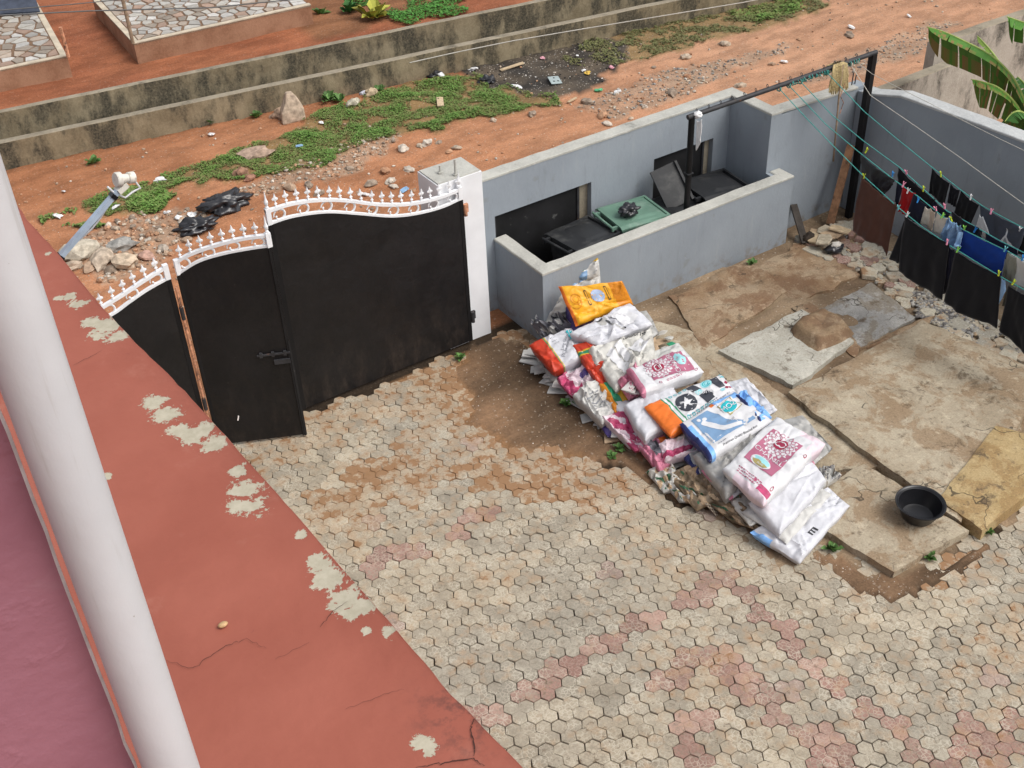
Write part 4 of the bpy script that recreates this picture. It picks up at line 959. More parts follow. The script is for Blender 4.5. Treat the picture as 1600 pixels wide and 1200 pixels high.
MC = {'brown': cloth('brown_cloth', (.085, .038, .027)), 'black': cloth('black_cloth', (.0105, .0105, .0125)), 'black2': cloth('faded_black_cloth', (.016, .016, .02)), 'shiny': plastic('black_jacket', (.018, .018, .022), .4, .2, .5), 'red': cloth('red_cloth', (.38, .012, .014)),
      'navy': cloth('navy_cloth', (.013, .014, .03)), 'cream': cloth('cream_cloth', (.62, .56, .47)), 'beige': cloth('beige_cloth', (.50, .40, .31)), 'white': cloth('white_cloth', (.70, .70, .70)), 'denim': cloth('light_blue_cloth', (.22, .36, .56)), 'blue': cloth('royal_blue_cloth', (.008, .045, .27)),
      'grey': cloth('grey_nylon', (.075, .085, .11)), 'olive': cloth('olive_mesh', (.22, .22, .18)), 'pale': cloth('pale_grey_cloth', (.55, .54, .51))}
def garment(name, label, key, q, mat, amp=.02, seed=1, n=(22, 22), dx=0., th=.006, cat='garment', fold=3., mats=None, fm=None, prof=None):
    """q: pixel corners top-left, top-right, bottom-right, bottom-left on the vertical plane of line `key`; optional bottom profile"""
    X = LX[key]+dx if not isinstance(key, float) else key
    W = [on_x(a, b, X) for a, b in q]; m = MB(); vs = []; nu, nv = n
    for s_ in (0, 1):
        for j in range(nv+1):
            for i in range(nu+1):
                u, v = i/nu, j/nv; p = lerp(lerp(W[0], W[1], u), lerp(W[3], W[2], u), v)
                sag = -.02*math.sin(math.pi*u)*(1-v)
                f = amp*v**.6*(.35*math.sin(u*fold*2*math.pi+seed+2.5*nz(seed+u*2, v*2))+1.1*nz(u*4+seed, v*1.2, seed))+amp*.6*nz(u*8+seed, v*4+u*5)
                f += amp*.9*v*(2*nz(seed, u*1.5, v*1.3))
                p = p+Vector((f-(th if s_ else 0), .5*f*nz(seed+3, u*3), sag+(.3*amp*nz(u*7+seed, 4) if j == nv else 0)))
                if prof: p.z += prof(u, v)
                vs.append(p)
    n1 = nu+1; N = n1*(nv+1); fs = [(j*n1+i, j*n1+i+1, (j+1)*n1+i+1, (j+1)*n1+i) for j in range(nv) for i in range(nu)]; mi = [0]*len(fs)
    if fm: mi = [fm((k % nu+.5)/nu, (k//nu+.5)/nv) for k in range(len(fs))]
    fs2 = [tuple(N+k for k in f[::-1]) for f in fs]
    rim = [i for i in range(n1)]+[j*n1+nu for j in range(1, nv+1)]+[nv*n1+i for i in range(nu-1, -1, -1)]+[j*n1 for j in range(nv-1, 0, -1)]
    fs3 = [(rim[i], N+rim[i], N+rim[(i+1) % len(rim)], rim[(i+1) % len(rim)]) for i in range(len(rim))]
    m.add(vs, fs+fs2+fs3); m.mi = mi+mi+[0]*len(fs3)
    o = m.build(name, mats or mat, smooth=True, base=(W[0]+W[1])/2); tag(o, label, cat); return o
garment('wrap_cloth', 'brown cloth hanging at the end of the lowest line', 1, [(1347, 277), (1402, 321), (1386, 384), (1330, 362)], MC['brown'], .022, 1, cat='cloth', prof=lambda u, v: -.13*max(0, (u-.86)/.14)*v-.04*v*math.sin(u*2.6))
garment('jacket', 'shiny black jacket hanging behind the brown cloth', 2, [(1345, 241), (1399, 281), (1391, 305), (1352, 312)], MC['shiny'], .03, 4, prof=lambda u, v: -.05*v*math.sin(u*4)+.16*v*max(0, u-.6))
garment('shirt', 'first large black shirt, beside the brown cloth on the lowest line', 1, [(1414, 338), (1484, 381), (1473, 462), (1403, 424)], MC['black'], .018, 7, prof=lambda u, v: -.06*v*u)
garment('sleeve_cloth', 'black sleeve hanging out left of the first large black shirt', 1, [(1413, 345), (1421, 352), (1404, 412), (1390, 404)], MC['black'], .012, 9, n=(6, 12), dx=.03, cat='cloth')
garment('lace_garment', 'narrow black lace garment between the two large black shirts', 1, [(1481, 383), (1492, 390), (1482, 455), (1470, 462)], MC['black2'], .022, 12, n=(10, 24), dx=.05, fold=2)
garment('shirt', 'second large black shirt, hanging below the blue cloth', 1, [(1493, 392), (1564, 431), (1557, 517), (1476, 470)], MC['black'], .018, 17, prof=lambda u, v: -.03*v*math.sin(u*5))
garment('sock', 'thin pale blue sock hanging between the black shirts', 1, [(1566, 434), (1571, 437), (1571, 455), (1561, 475)], MC['denim'], .008, 3, n=(4, 10), cat='sock')
garment('shirt', 'black shirt at the right edge of the photo', 1, [(1576, 446), (1625, 470), (1625, 580), (1562, 515)], MC['black'], .02, 23)
garment('mesh_cloth', 'olive printed garment behind the rightmost black shirt', 2, [(1578, 440), (1590, 448), (1582, 478), (1566, 478)], MC['olive'], .012, 6, n=(8, 10), cat='cloth')
garment('red_top', 'bright red top pinned on the second line', 2, [(1411, 290), (1431, 302), (1417, 335), (1402, 326)], MC['red'], .022, 2, n=(14, 16), fold=2)
garment('navy_garment', 'dark navy garment hanging left of the red top', 2, [(1402, 283), (1412, 290), (1402, 325), (1399, 315)], MC['navy'], .012, 5, n=(8, 12), dx=.03)
garment('dark_shorts', 'dark navy shorts hanging right of the red top', 2, [(1428, 302), (1448, 320), (1438, 352), (1416, 340)], MC['navy'], .016, 8, n=(12, 14))
garment('sock', 'cream sock next to the navy shorts', 2, [(1446, 322), (1454, 326), (1452, 354), (1438, 349)], MC['cream'], .014, 3, n=(8, 14), fold=1.2, cat='sock')
garment('sock', 'beige sock right of the cream sock', 2, [(1454, 325), (1462, 331), (1456, 361), (1449, 356)], MC['beige'], .014, 5, n=(8, 14), fold=1.2, cat='sock')
garment('sock', 'wide off white sock left of the light blue bundle', 2, [(1464, 331), (1481, 341), (1474, 366), (1459, 363)], MC['cream'], .016, 6, n=(10, 14), fold=1.5, cat='sock')
garment('light_blue_shirt', 'bunched light blue shirt pinned beside the blue cloth', 2, [(1482, 341), (1500, 352), (1506, 384), (1466, 372)], MC['denim'], .055, 27, n=(30, 30), dx=-.03, prof=lambda u, v: .05*nz(u*5, v*5)-.05*v*math.sin(u*3.1))
garment('blue_cloth', 'royal blue cloth pinned on the second line', 2, [(1505, 358), (1574, 391), (1564, 432), (1497, 391)], MC['blue'], .012, 14, fold=2)
garment('shiny_cloth', 'crumpled grey green garment right of the blue cloth', 2, [(1575, 394), (1590, 402), (1586, 446), (1566, 436)], MC['olive'], .025, 4, n=(12, 16), cat='cloth')
garment('white_cloth', 'white cloth at the right edge above the black shirt', 2, [(1588, 400), (1625, 418), (1625, 462), (1585, 443)], MC['pale'], .012, 9, n=(12, 16), cat='cloth')
garment('long_garment', 'long black garment on the third line', 3, [(1404, 262), (1462, 312), (1448, 330), (1403, 290)], MC['black'], .016, 11)
garment('patterned_cloth', 'dark patterned cloth behind the cream socks', 3, [(1452, 305), (1486, 333), (1476, 345), (1446, 322)], MC['navy'], .02, 15, cat='cloth')
garment('dark_cloth', 'dark cloth hanging behind the blue cloth', 3, [(1488, 330), (1530, 356), (1534, 374), (1484, 352)], MC['black2'], .015, 16, cat='cloth')
garment('undershirt', 'small black vest nearest the mop on the line by the wall', 4, [(1457, 263), (1484, 286), (1476, 322), (1452, 302)], MC['black'], .013, 18)
garment('undershirt', 'second small black vest left of the grey shorts', 4, [(1502, 298), (1530, 320), (1517, 352), (1490, 335)], MC['black'], .013, 19)
def shorts_fm(u, v): return 1 if (v > .82 or (abs(u-.62) < .02 and v > .45)) else 0
garment('shorts', 'grey nylon shorts with white trim on the line by the wall', 4, [(1531, 320), (1602, 357), (1592, 388), (1536, 368)], MC['grey'], .02, 20, n=(30, 24), mats=[MC['grey'], MC['white']], fm=shorts_fm, prof=lambda u, v: -.06*v*abs(math.sin(u*4.5))+.10*v*max(0, 1-abs(u-.6)/.1))
garment('white_trim_cloth', 'white flap of cloth hanging left of the grey shorts', 4, [(1531, 335), (1536, 338), (1548, 372), (1524, 358)], MC['white'], .01, 21, n=(8, 10), dx=-.03, cat='cloth')
garment('rag', 'white rag knotted to the left end of the drying frame', float(P1.x-.05), [(1089, 188), (1097, 186), (1096, 222), (1087, 236)], MC['white'], .016, 22, n=(8, 16), cat='rag')
mb = MB(); lump(mb, P1+Vector((.06, -.03, .045)), (.055, .05, .04), 4, .5, 2, ICO3); 
tag(mb.build('rag_knot', MC['white'], smooth=True, base=P1), 'knot of the white rag on the top bar of the drying frame', 'rag')
for key, q_, mt, lab, sd_ in [(3, [(1500, 338), (1535, 360), (1531, 388), (1496, 372)], 'black', 'black garment showing just behind the left half of the blue cloth', 31), (3, [(1540, 363), (1590, 388), (1590, 412), (1542, 392)], 'navy', 'navy garment behind the right half of the blue cloth', 33), (4, [(1486, 287), (1500, 297), (1494, 325), (1481, 316)], 'black2', 'faded black strip of cloth between the two small vests', 35),
                             (2, [(1576, 392), (1600, 404), (1600, 412), (1577, 400)], 'white', 'folded white hem above the crumpled grey green garment', 37), (3, [(1430, 285), (1446, 299), (1440, 330), (1424, 318)], 'black2', 'faded dark garment behind the navy shorts', 39), (2, [(1466, 334), (1476, 340), (1466, 352), (1458, 346)], 'white', 'small white cloth folded beside the beige sock', 41), (1, [(1484, 386), (1494, 392), (1490, 440), (1478, 446)], 'navy', 'dark strip behind the lace garment', 43), (4, [(1590, 352), (1625, 370), (1625, 410), (1584, 392)], 'black', 'black garment past the grey shorts at the right edge', 45)]:
    garment('hung_cloth', lab, key, q_, MC[mt], .018, sd_, n=(14, 16), dx=.04, cat='cloth')
# pegs
pm = MB()
for s_ in (-1, 1):
    pm.add([(x+s_*y0, y, z) for (x, z, y0) in ((-.004, -.035, .004), (.004, -.035, .004), (.005, .0, .003), (.006, .03, .014), (-.002, .032, .014), (-.004, 0, .003)) for y in (-.006, .006)],
           [(0, 2, 4, 10), (1, 11, 5, 3), (4, 6, 8, 10), (5, 11, 9, 7), (0, 1, 3, 2), (2, 3, 5, 4), (4, 5, 7, 6), (6, 7, 9, 8), (8, 9, 11, 10), (10, 11, 1, 0)])
PEG = pm.mesh('clothes_peg', MT['peg'])
PC = {'yellow green': (.52, .62, .04), 'blue': (.03, .24, .60), 'pink': (.80, .30, .42), 'white': (.75, .75, .75), 'green': (.25, .62, .10), 'turquoise': (.20, .60, .65)}
pegs = [(1350, 275, 'yellow green', 1, 'on the left top corner of the brown cloth'), (1354, 235, 'yellow green', 2, 'on the black jacket'), (1395, 272, 'blue', 2, 'at the right end of the black jacket'), (1416, 269, 'pink', 3, 'at the start of the long black garment'), (1412, 288, 'pink', 2, 'above the red top'),
        (1419, 298, 'white', 2, 'on the red top'), (1435, 312, 'blue', 2, 'on the navy shorts'), (1404, 324, 'turquoise', 1, 'on the right top corner of the brown cloth'), (1418, 335, 'white', 1, 'on the first large black shirt'), (1443, 295, 'yellow green', 3, 'on the long black garment'), (1470, 272, 'yellow green', 4, 'on the first small vest'),
        (1517, 308, 'white', 4, 'on the second small vest'), (1476, 322, 'pink', 3, 'above the cream socks'), (1462, 326, 'pink', 2, 'between the two socks'), (1473, 337, 'green', 2, 'on the wide off white sock'), (1486, 342, 'yellow green', 2, 'above the light blue bundle'), (1507, 356, 'green', 2, 'on the left corner of the blue cloth'), (1524, 359, 'blue', 3, 'behind the blue cloth'),
        (1549, 330, 'pink', 4, 'on the left part of the grey shorts'), (1594, 358, 'white', 4, 'on the right part of the grey shorts'), (1571, 389, 'turquoise', 2, 'on the right corner of the blue cloth'), (1480, 378, 'pink', 1, 'below the light blue bundle'), (1497, 390, 'green', 1, 'on the left corner of the second large shirt'), (1561, 427, 'yellow green', 1, 'on the right corner of the second large shirt'), (1584, 441, 'yellow green', 1, 'on the rightmost black shirt'), (1598, 403, 'blue', 2, 'on the white cloth at the right edge')]
for px, py, cn, key, where in pegs:
    o = bpy.data.objects.new('clothes_peg', PEG); COL.objects.link(o); o.location = on_x(px, py, LX[key]-.012); o.rotation_euler = (R(rnd.uniform(-25, 25)), R(rnd.uniform(-15, 15)), R(90+rnd.uniform(-30, 30))); o.color = PC[cn]+(1,); o.scale = (1.0,)*3
    tag(o, f'{cn} clothes peg {where}', 'clothes peg', 'pegs on the clothes lines')

# ------------------------------------------------------------------ pile of old rice sacks
def pm_(n, c, r=.42, **k): return plastic('sack_'+n, c, r, **k)
SK = {'white': pm_('white', (.56, .565, .60), stain=(.40, .39, .39)), 'white2': pm_('off_white', (.50, .495, .475), stain=(.30, .28, .25)), 'grey': pm_('grey_film', (.36, .355, .34), .4, var=.2), 'clear': pm_('clear_film', (.50, .49, .455), .35, var=.18), 'dark': pm_('dark_grey', (.16, .16, .185), .4, var=.3),
      'yellow': pm_('yellow', (.74, .36, .018), stain=(.60, .22, .012)), 'amber': pm_('amber', (.62, .22, .012)), 'red': pm_('red', (.50, .045, .018), stain=(.28, .03, .02)), 'orange': pm_('orange', (.70, .16, .02)), 'pink': pm_('pink', (.56, .20, .29), var=.2), 'pinkw': pm_('pink_white', (.68, .56, .61), stain=(.50, .24, .32)), 'magenta': pm_('magenta', (.42, .055, .14), var=.3, stain=(.55, .30, .38)),
      'leafgreen': pm_('dull_green', (.03, .10, .05)), 'green': pm_('green', (.02, .22, .11)), 'navy': pm_('navy', (.025, .035, .14)), 'sky': pm_('sky_blue', (.20, .42, .78), var=.2), 'steel': pm_('steel_blue', (.17, .29, .46)), 'teal': pm_('teal', (.01, .36, .42)), 'charcoal': pm_('charcoal', (.035, .038, .05)), 'gold': pm_('gold', (.60, .36, .03)), 'rose': pm_('rose_print', (.40, .125, .20), stain=(.52, .30, .36)), 'purple': pm_('purple', (.085, .06, .22)),
      'ink': pm_('ink', (.03, .03, .035), .6), 'bluegrey': pm_('blue_grey_print', (.32, .40, .56)), 'maroon': pm_('maroon_print', (.30, .02, .06)), 'whitep': pm_('white_print', (.62, .62, .635), stain=(.47, .45, .46)), 'brown': pm_('brown_film', (.17, .125, .08), .5, var=.35, stain=(.05, .10, .05)), 'cyan': pm_('cyan_print', (.30, .60, .64)), 'olive': pm_('olive_print', (.34, .28, .10)), 'inkgrey': pm_('grey_print', (.22, .23, .26))}
class Sack:
    def __init__(s, q, zs, t, seed, p=10., wr=.010, creases=16, lift=.25, wob_=.012):
        s.W = [on_z(a, b, z) for (a, b), z in zip(q, zs)]; s.t = t; s.seed = seed; s.p = p; s.wr = wr; s.lift = lift; s.wb = wob_
        n = (s.W[3]-s.W[0]).cross(s.W[1]-s.W[0]); s.N = n.normalized()
        if s.N.z < 0: s.N = -s.N
        wr *= 1.25; s.wr = wr; creases = int(creases*1.7); r_ = random.Random(seed); s.cr = []
        s.lu = ((s.W[1]-s.W[0]).length+(s.W[2]-s.W[3]).length)/2; s.lv = ((s.W[3]-s.W[0]).length+(s.W[2]-s.W[1]).length)/2
        for _ in range(creases):
            a = r_.uniform(0, math.pi); s.cr.append((r_.random()*s.lu, r_.random()*s.lv, math.cos(a), math.sin(a), r_.uniform(.006, .022), r_.uniform(-1, 1)*wr*1.7, r_.uniform(.07, .30)))
    def base(s, u, v):
        p = lerp(lerp(s.W[0], s.W[1], u), lerp(s.W[3], s.W[2], u), v)
        e = max(abs(2*u-1), abs(2*v-1))**3
        return p+Vector((nz(p.x*5+s.seed, p.y*5), nz(p.x*5, p.y*5+s.seed, 4), .6*nz(p.x*6, p.y*6, s.seed)))*s.wb*1.6*e
    def E(s, u, v): return max(0., (1-abs(2*u-1)**s.p)*(1-abs(2*v-1)**s.p))**.5
    def top(s, u, v, off=0.):
        E = s.E(u, v); x, y = u*s.lu, v*s.lv; h = s.t*.10*fbm(x*3+s.seed, y*3, s.seed)
        for cx, cy, ca, sa, w_, A, L in s.cr:
            d = (x-cx)*ca+(y-cy)*sa; l = -(x-cx)*sa+(y-cy)*ca
            if abs(l) < L*2 and abs(d) < w_*4: h += A*math.exp(-abs(d)/w_)*math.exp(-(l/L)**2)
        h += s.wr*.35*fbm(x*14, y*14+s.seed, 1)
        return s.base(u, v)+s.N*(s.t*s.lift*E+h*min(1, E*1.6+.12)+off)
    def bot(s, u, v):
        p = s.base(u, v)-s.N*(s.t*(1-s.lift)*s.E(u, v)); p.z = max(.012, p.z); return p
def sack(label, q, zs, t, mat, seed, fm=None, mats=(), n=(46, 36), name='rice_sack', cat='sack', prints=(), **kw):
    S = Sack(q, zs, t, seed, **kw); nu, nv = n; m = MB(); vs = [S.top(i/nu, j/nv) for j in range(nv+1) for i in range(nu+1)]
    N = len(vs); n1 = nu+1; ku, kv = nu, nv
    vs += [S.bot(i/nu, j/nv) for j in range(nv+1) for i in range(nu+1)]
    fs = [(j*n1+i, (j+1)*n1+i, (j+1)*n1+i+1, j*n1+i+1) for j in range(nv) for i in range(nu)]
    mi = [fm((k % nu+.5)/nu, (k//nu+.5)/nv) if fm else 0 for k in range(len(fs))]
    fb = [tuple(N+k for k in f[::-1]) for f in fs]
    rim = [i for i in range(n1)]+[j*n1+nu for j in range(1, nv+1)]+[nv*n1+i for i in range(nu-1, -1, -1)]+[j*n1 for j in range(nv-1, 0, -1)]
    fr_ = [(rim[i], rim[(i+1) % len(rim)], N+rim[(i+1) % len(rim)], N+rim[i]) for i in range(len(rim))]
    m.add(vs, fs+fb+fr_); m.mi = mi+mi+[0]*len(fr_)
    c = sum(S.W, Vector())/4; root = empty(name, (c.x, c.y, max(.01, c.z-t)), label, cat)
    o = m.build('bag', [mat]+list(mats), root, smooth=True)
    bm = bmesh.new(); bm.from_mesh(o.data); bmesh.ops.recalc_face_normals(bm, faces=bm.faces); bm.to_mesh(o.data); bm.free(); o.data.set_sharp_from_angle(angle=R(55))
    for nm, pol, mt, off in prints: decal(S, root, nm, pol, mt, off)
    return S, root
def decal(S, root, nm, shapes, mat, off=.004, ncut=22):
    """shapes: list of (verts2d, faces) in the sack's (u,v); cut along the sack grid and laid on its surface"""
    bm = bmesh.new()
    for vs, fs in shapes:
        b = [bm.verts.new((x, y, 0)) for x, y in vs]
        for f in fs:
            try: bm.faces.new([b[i] for i in f])
            except ValueError: pass
    for i in range(1, ncut):
        for nn_ in ((1, 0, 0), (0, 1, 0)):
            bmesh.ops.bisect_plane(bm, geom=bm.verts[:]+bm.edges[:]+bm.faces[:], plane_co=(i/ncut, i/ncut, 0), plane_no=nn_)
    bmesh.ops.triangulate(bm, faces=bm.faces[:])
    wl = wloc(root)
    for v in bm.verts: v.co = S.top(min(.995, max(.005, v.co.x)), min(.995, max(.005, v.co.y)), off)-wl
    for f in bm.faces:
        f.smooth = True
    bmesh.ops.recalc_face_normals(bm, faces=bm.faces)
    me = bpy.data.meshes.new(nm); bm.to_mesh(me); bm.free(); me.materials.append(mat)
    o = bpy.data.objects.new(nm, me); COL.objects.link(o); o.parent = root
    if len(shapes) > 2: o['kind'] = 'stuff'
    return o
def poly(pts): return (list(pts), [tuple(range(len(pts)))])
def rect(u0, v0, u1, v1): return poly([(u0, v0), (u1, v0), (u1, v1), (u0, v1)])
def ell(cu, cv, ru, rv, n=28): return poly([(cu+ru*math.cos(2*math.pi*i/n), cv+rv*math.sin(2*math.pi*i/n)) for i in range(n)])
def ring(cu, cv, ru, rv, w_, a0=0., a1=2*math.pi, n=30):
    vs = []
    for i in range(n+1):
        a = lerp(a0, a1, i/n); vs += [(cu+ru*math.cos(a), cv+rv*math.sin(a)), (cu+(ru-w_)*math.cos(a), cv+(rv-w_*rv/ru)*math.sin(a))]
    return vs, [(2*i, 2*i+1, 2*i+3, 2*i+2) for i in range(n)]
_tc = {}
def text2d(txt, shear=0.):
    if txt in _tc: return _tc[txt]
    cu = bpy.data.curves.new('t', 'FONT'); cu.body = txt; cu.size = 1; cu.resolution_u = 3; cu.shear = shear; cu.align_x = 'CENTER'; cu.align_y = 'CENTER'
    ob = bpy.data.objects.new('t', cu); COL.objects.link(ob); dg = bpy.context.evaluated_depsgraph_get(); me = bpy.data.meshes.new_from_object(ob.evaluated_get(dg))
    r_ = ([tuple(v.co.xy) for v in me.vertices], [tuple(p.vertices) for p in me.polygons]); bpy.data.objects.remove(ob); bpy.data.curves.remove(cu); bpy.data.meshes.remove(me)
    _tc[txt] = r_; return r_
def word(S_wh, txt, cu, cv, h, ang=0., wx=1., shear=0.):
    """text centred at (cu,cv), letter height h (in v); S_wh = (lu, lv) sizes so letters keep their shape; ang turns the baseline in the u,v plane"""
    vs, fs = text2d(txt, shear); lu, lv = S_wh; k = h*lv*1.4; ca, sa = math.cos(ang), math.sin(ang)
    return [(cu+(x*wx*ca-y*sa)*k/lu, cv-(x*wx*sa+y*ca)*k/lv) for x, y in vs], fs
def lines(u0, u1, v0, v1, n, h, seed=1, vert=False):
    r_ = random.Random(seed); out = []
    for i in range(n):
        v = lerp(v0, v1, (i+.5)/n); a, b = u0+r_.uniform(0, .1)*(u1-u0), u1-r_.uniform(0, .35)*(u1-u0); x = a
        while x < b:
            L = r_.uniform(.02, .06); 
            out.append(rect(v-h/2, x, v+h/2, min(b, x+L)) if vert else rect(x, v-h/2, min(b, x+L), v+h/2)); x += L+.012
    return out
WH = (.5, .5)
# upright crinkled white sack against the enclosure wall
sack('tall crinkled white sack propped against the enclosure wall', [(838, 522), (866, 424), (934, 400), (940, 468)], [.15, .78, .88, .45], .34, SK['white2'], 31, wr=.022, creases=46,
     fm=lambda u, v: 1 if (u > .82 and .15 < v < .7) else (2 if (.60 < u < .8 and .35 < v < .75) else (3 if u > .93 else 0)), mats=[SK['green'], SK['steel'], SK['gold']])
sack('dark grey torn sack stuffed with paper below the yellow sack', [(830, 505), (862, 476), (900, 512), (846, 527)], [.22, .40, .36, .2], .2, SK['dark'], 33, wr=.03, creases=40, fm=lambda u, v: 1 if nz(u*6, v*6, 2) > .18 else (2 if nz(u*9, v*9, 7) > .3 else 0), mats=[SK['white2'], SK['ink']])
# yellow sack with a blue white round print
yp = [('print', [ell(.52, .42, .105, .20)], SK['bluegrey'], .004),
      ('print', [rect(.335, .20, .372, .64), rect(.66, .16, .70, .62)], SK['ink'], .004), ('print', [rect(.343, .23, .364, .61), rect(.668, .19, .692, .59)], SK['yellow'], .007),
      ('print', [ring(.17, .40, .085, .15, .012), ring(.17, .40, .05, .09, .010), ring(.14, .46, .10, .20, .010, .4, 3.2), ring(.2, .52, .04, .08, .008), ring(.88, .40, .06, .14, .012), ring(.90, .52, .05, .10, .010), poly([(.76, .30), (.77, .30), (.84, .60), (.83, .61)]), rect(.75, .62, .84, .635), poly([(.76, .32), (.77, .33), (.755, .62), (.745, .62)])], SK['amber'], .004)]
sack('bright yellow printed sack on top of the pile near the wall', [(872, 448), (972, 440), (990, 476), (900, 510)], [.80, .82, .50, .50], .20, SK['yellow'], 35, prints=yp, wr=.014, creases=22, fm=lambda u, v: 1 if u > .76 else (2 if u < .035 else 0), mats=[SK['amber'], SK['orange']])
sack('navy backed sack showing under the left edge of the yellow sack', [(880, 480), (905, 470), (960, 505), (897, 522)], [.42, .42, .38, .36], .18, SK['purple'], 36)
# big white torn sack
tp = [('tear', [poly([(.36, .12), (.50, .06), (.53, .20), (.42, .42), (.34, .40)]), poly([(.46, .40), (.50, .45), (.54, .85), (.51, .86), (.45, .55)])], SK['grey'], .003), ('tear', [poly([(.36, .15), (.47, .10), (.48, .14), (.37, .21)]), poly([(.47, .24), (.51, .32), (.50, .52), (.47, .38)]), ell(.55, .82, .012, .05), ell(.79, .24, .02, .03)], SK['ink'], .006), ('flap', [poly([(.56, .16), (.82, .13), (.90, .60), (.66, .80), (.58, .72)])], SK['whitep'], .012)]
sack('big white torn sack lying below the yellow sack', [(889, 522), (984, 474), (1021, 506), (936, 541)], [.52, .60, .54, .46], .19, SK['white'], 37, prints=tp, wr=.018, creases=26)
cp = [('paper', [poly([(.55, .35), (.80, .25), (.88, .55), (.70, .70)]), poly([(.2, .3), (.32, .2), (.45, .8), (.3, .85)]), poly([(.36, .2), (.5, .15), (.55, .6), (.44, .7)])], SK['whitep'], .008)]
Sx = Sack([(0, 0)]*4, [0]*4, .1, 1, creases=0) if False else None
cl, cr_ = sack('clear film sack full of white paper under the big white sack', [(915, 550), (1018, 515), (1026, 560), (962, 612)], [.40, .44, .40, .34], .24, SK['clear'], 39, prints=cp, wr=.022, creases=36)
decal(cl, cr_, 'lettering', [word((cl.lu, cl.lv), 'Celebrity', .70, .10, .10, -.15)], SK['ink'], .006)
# white printed sack with a red banded end, left side
wl_, wr_ = sack('white sack with green lettering and a red banded end at the left', [(826, 540), (893, 512), (918, 556), (864, 582)], [.33, .42, .36, .28], .20, SK['white'], 41, wr=.014, creases=24,
     fm=lambda u, v: 1 if u < .30 else (2 if u < .335 else (3 if u < .355 else 0)), mats=[SK['red'], SK['green'], SK['gold']])
decal(wl_, wr_, 'lettering', [word((wl_.lu, wl_.lv), 'Long Grain', .66, .42, .07, .9), word((wl_.lu, wl_.lv), 'Perfumed Rice', .76, .44, .055, .9), word((wl_.lu, wl_.lv), 'RICE', .52, .70, .09, .9)]+lines(.42, .6, .15, .4, 3, .012), SK['inkgrey'], .005)
decal(wl_, wr_, 'print', [rect(.82, .12, .87, .4), rect(.89, .14, .94, .45)], SK['teal'], .005)
# long red sack with yellow-green bands
sack('red sack with yellow and green bands running down the pile', [(893, 540), (934, 532), (990, 632), (962, 646)], [.40, .44, .24, .20], .20, SK['red'], 43, wr=.018, creases=26, n=(36, 56),
     fm=lambda u, v: (1 if .12 < v < .15 or .17 < v < .20 else 2 if .15 <= v <= .17 else 3 if (v > .62 and u < .25) else 4 if (v > .62 and u < .55) else 1 if (v > .66 and u < .8) else 5 if (v > .38 and u > .72) else 0), mats=[SK['gold'], SK['green'], SK['amber'], SK['green'], SK['purple']])
# small purple print sack, pale text sack, magenta corners
sack('white and magenta sack with a purple print near the dirt', [(868, 592), (918, 570), (936, 598), (892, 618)], [.20, .26, .22, .15], .15, SK['pinkw'], 45, wr=.02, creases=26, fm=lambda u, v: 1 if u < .28 or (v > .8 and u < .5) else (2 if ((u-.78)**2+(v-.4)**2 < .03) else 0), mats=[SK['magenta'], SK['purple']])
tl, tr_ = sack('crumpled off white sack with printed text lines', [(894, 618), (936, 596), (968, 640), (942, 664)], [.22, .26, .20, .16], .18, SK['white2'], 47, wr=.018, creases=26)
decal(tl, tr_, 'print', lines(.15, .75, .25, .72, 6, .022, 4), SK['inkgrey'], .005)
sack('magenta and clear film sack beside the plain white sack', [(938, 652), (972, 640), (1006, 690), (985, 698)], [.20, .22, .16, .12], .14, SK['pinkw'], 49, wr=.018, creases=26, fm=lambda u, v: 1 if nz(u*2, v*3, 4)+u > .45 else 0, mats=[SK['magenta']])
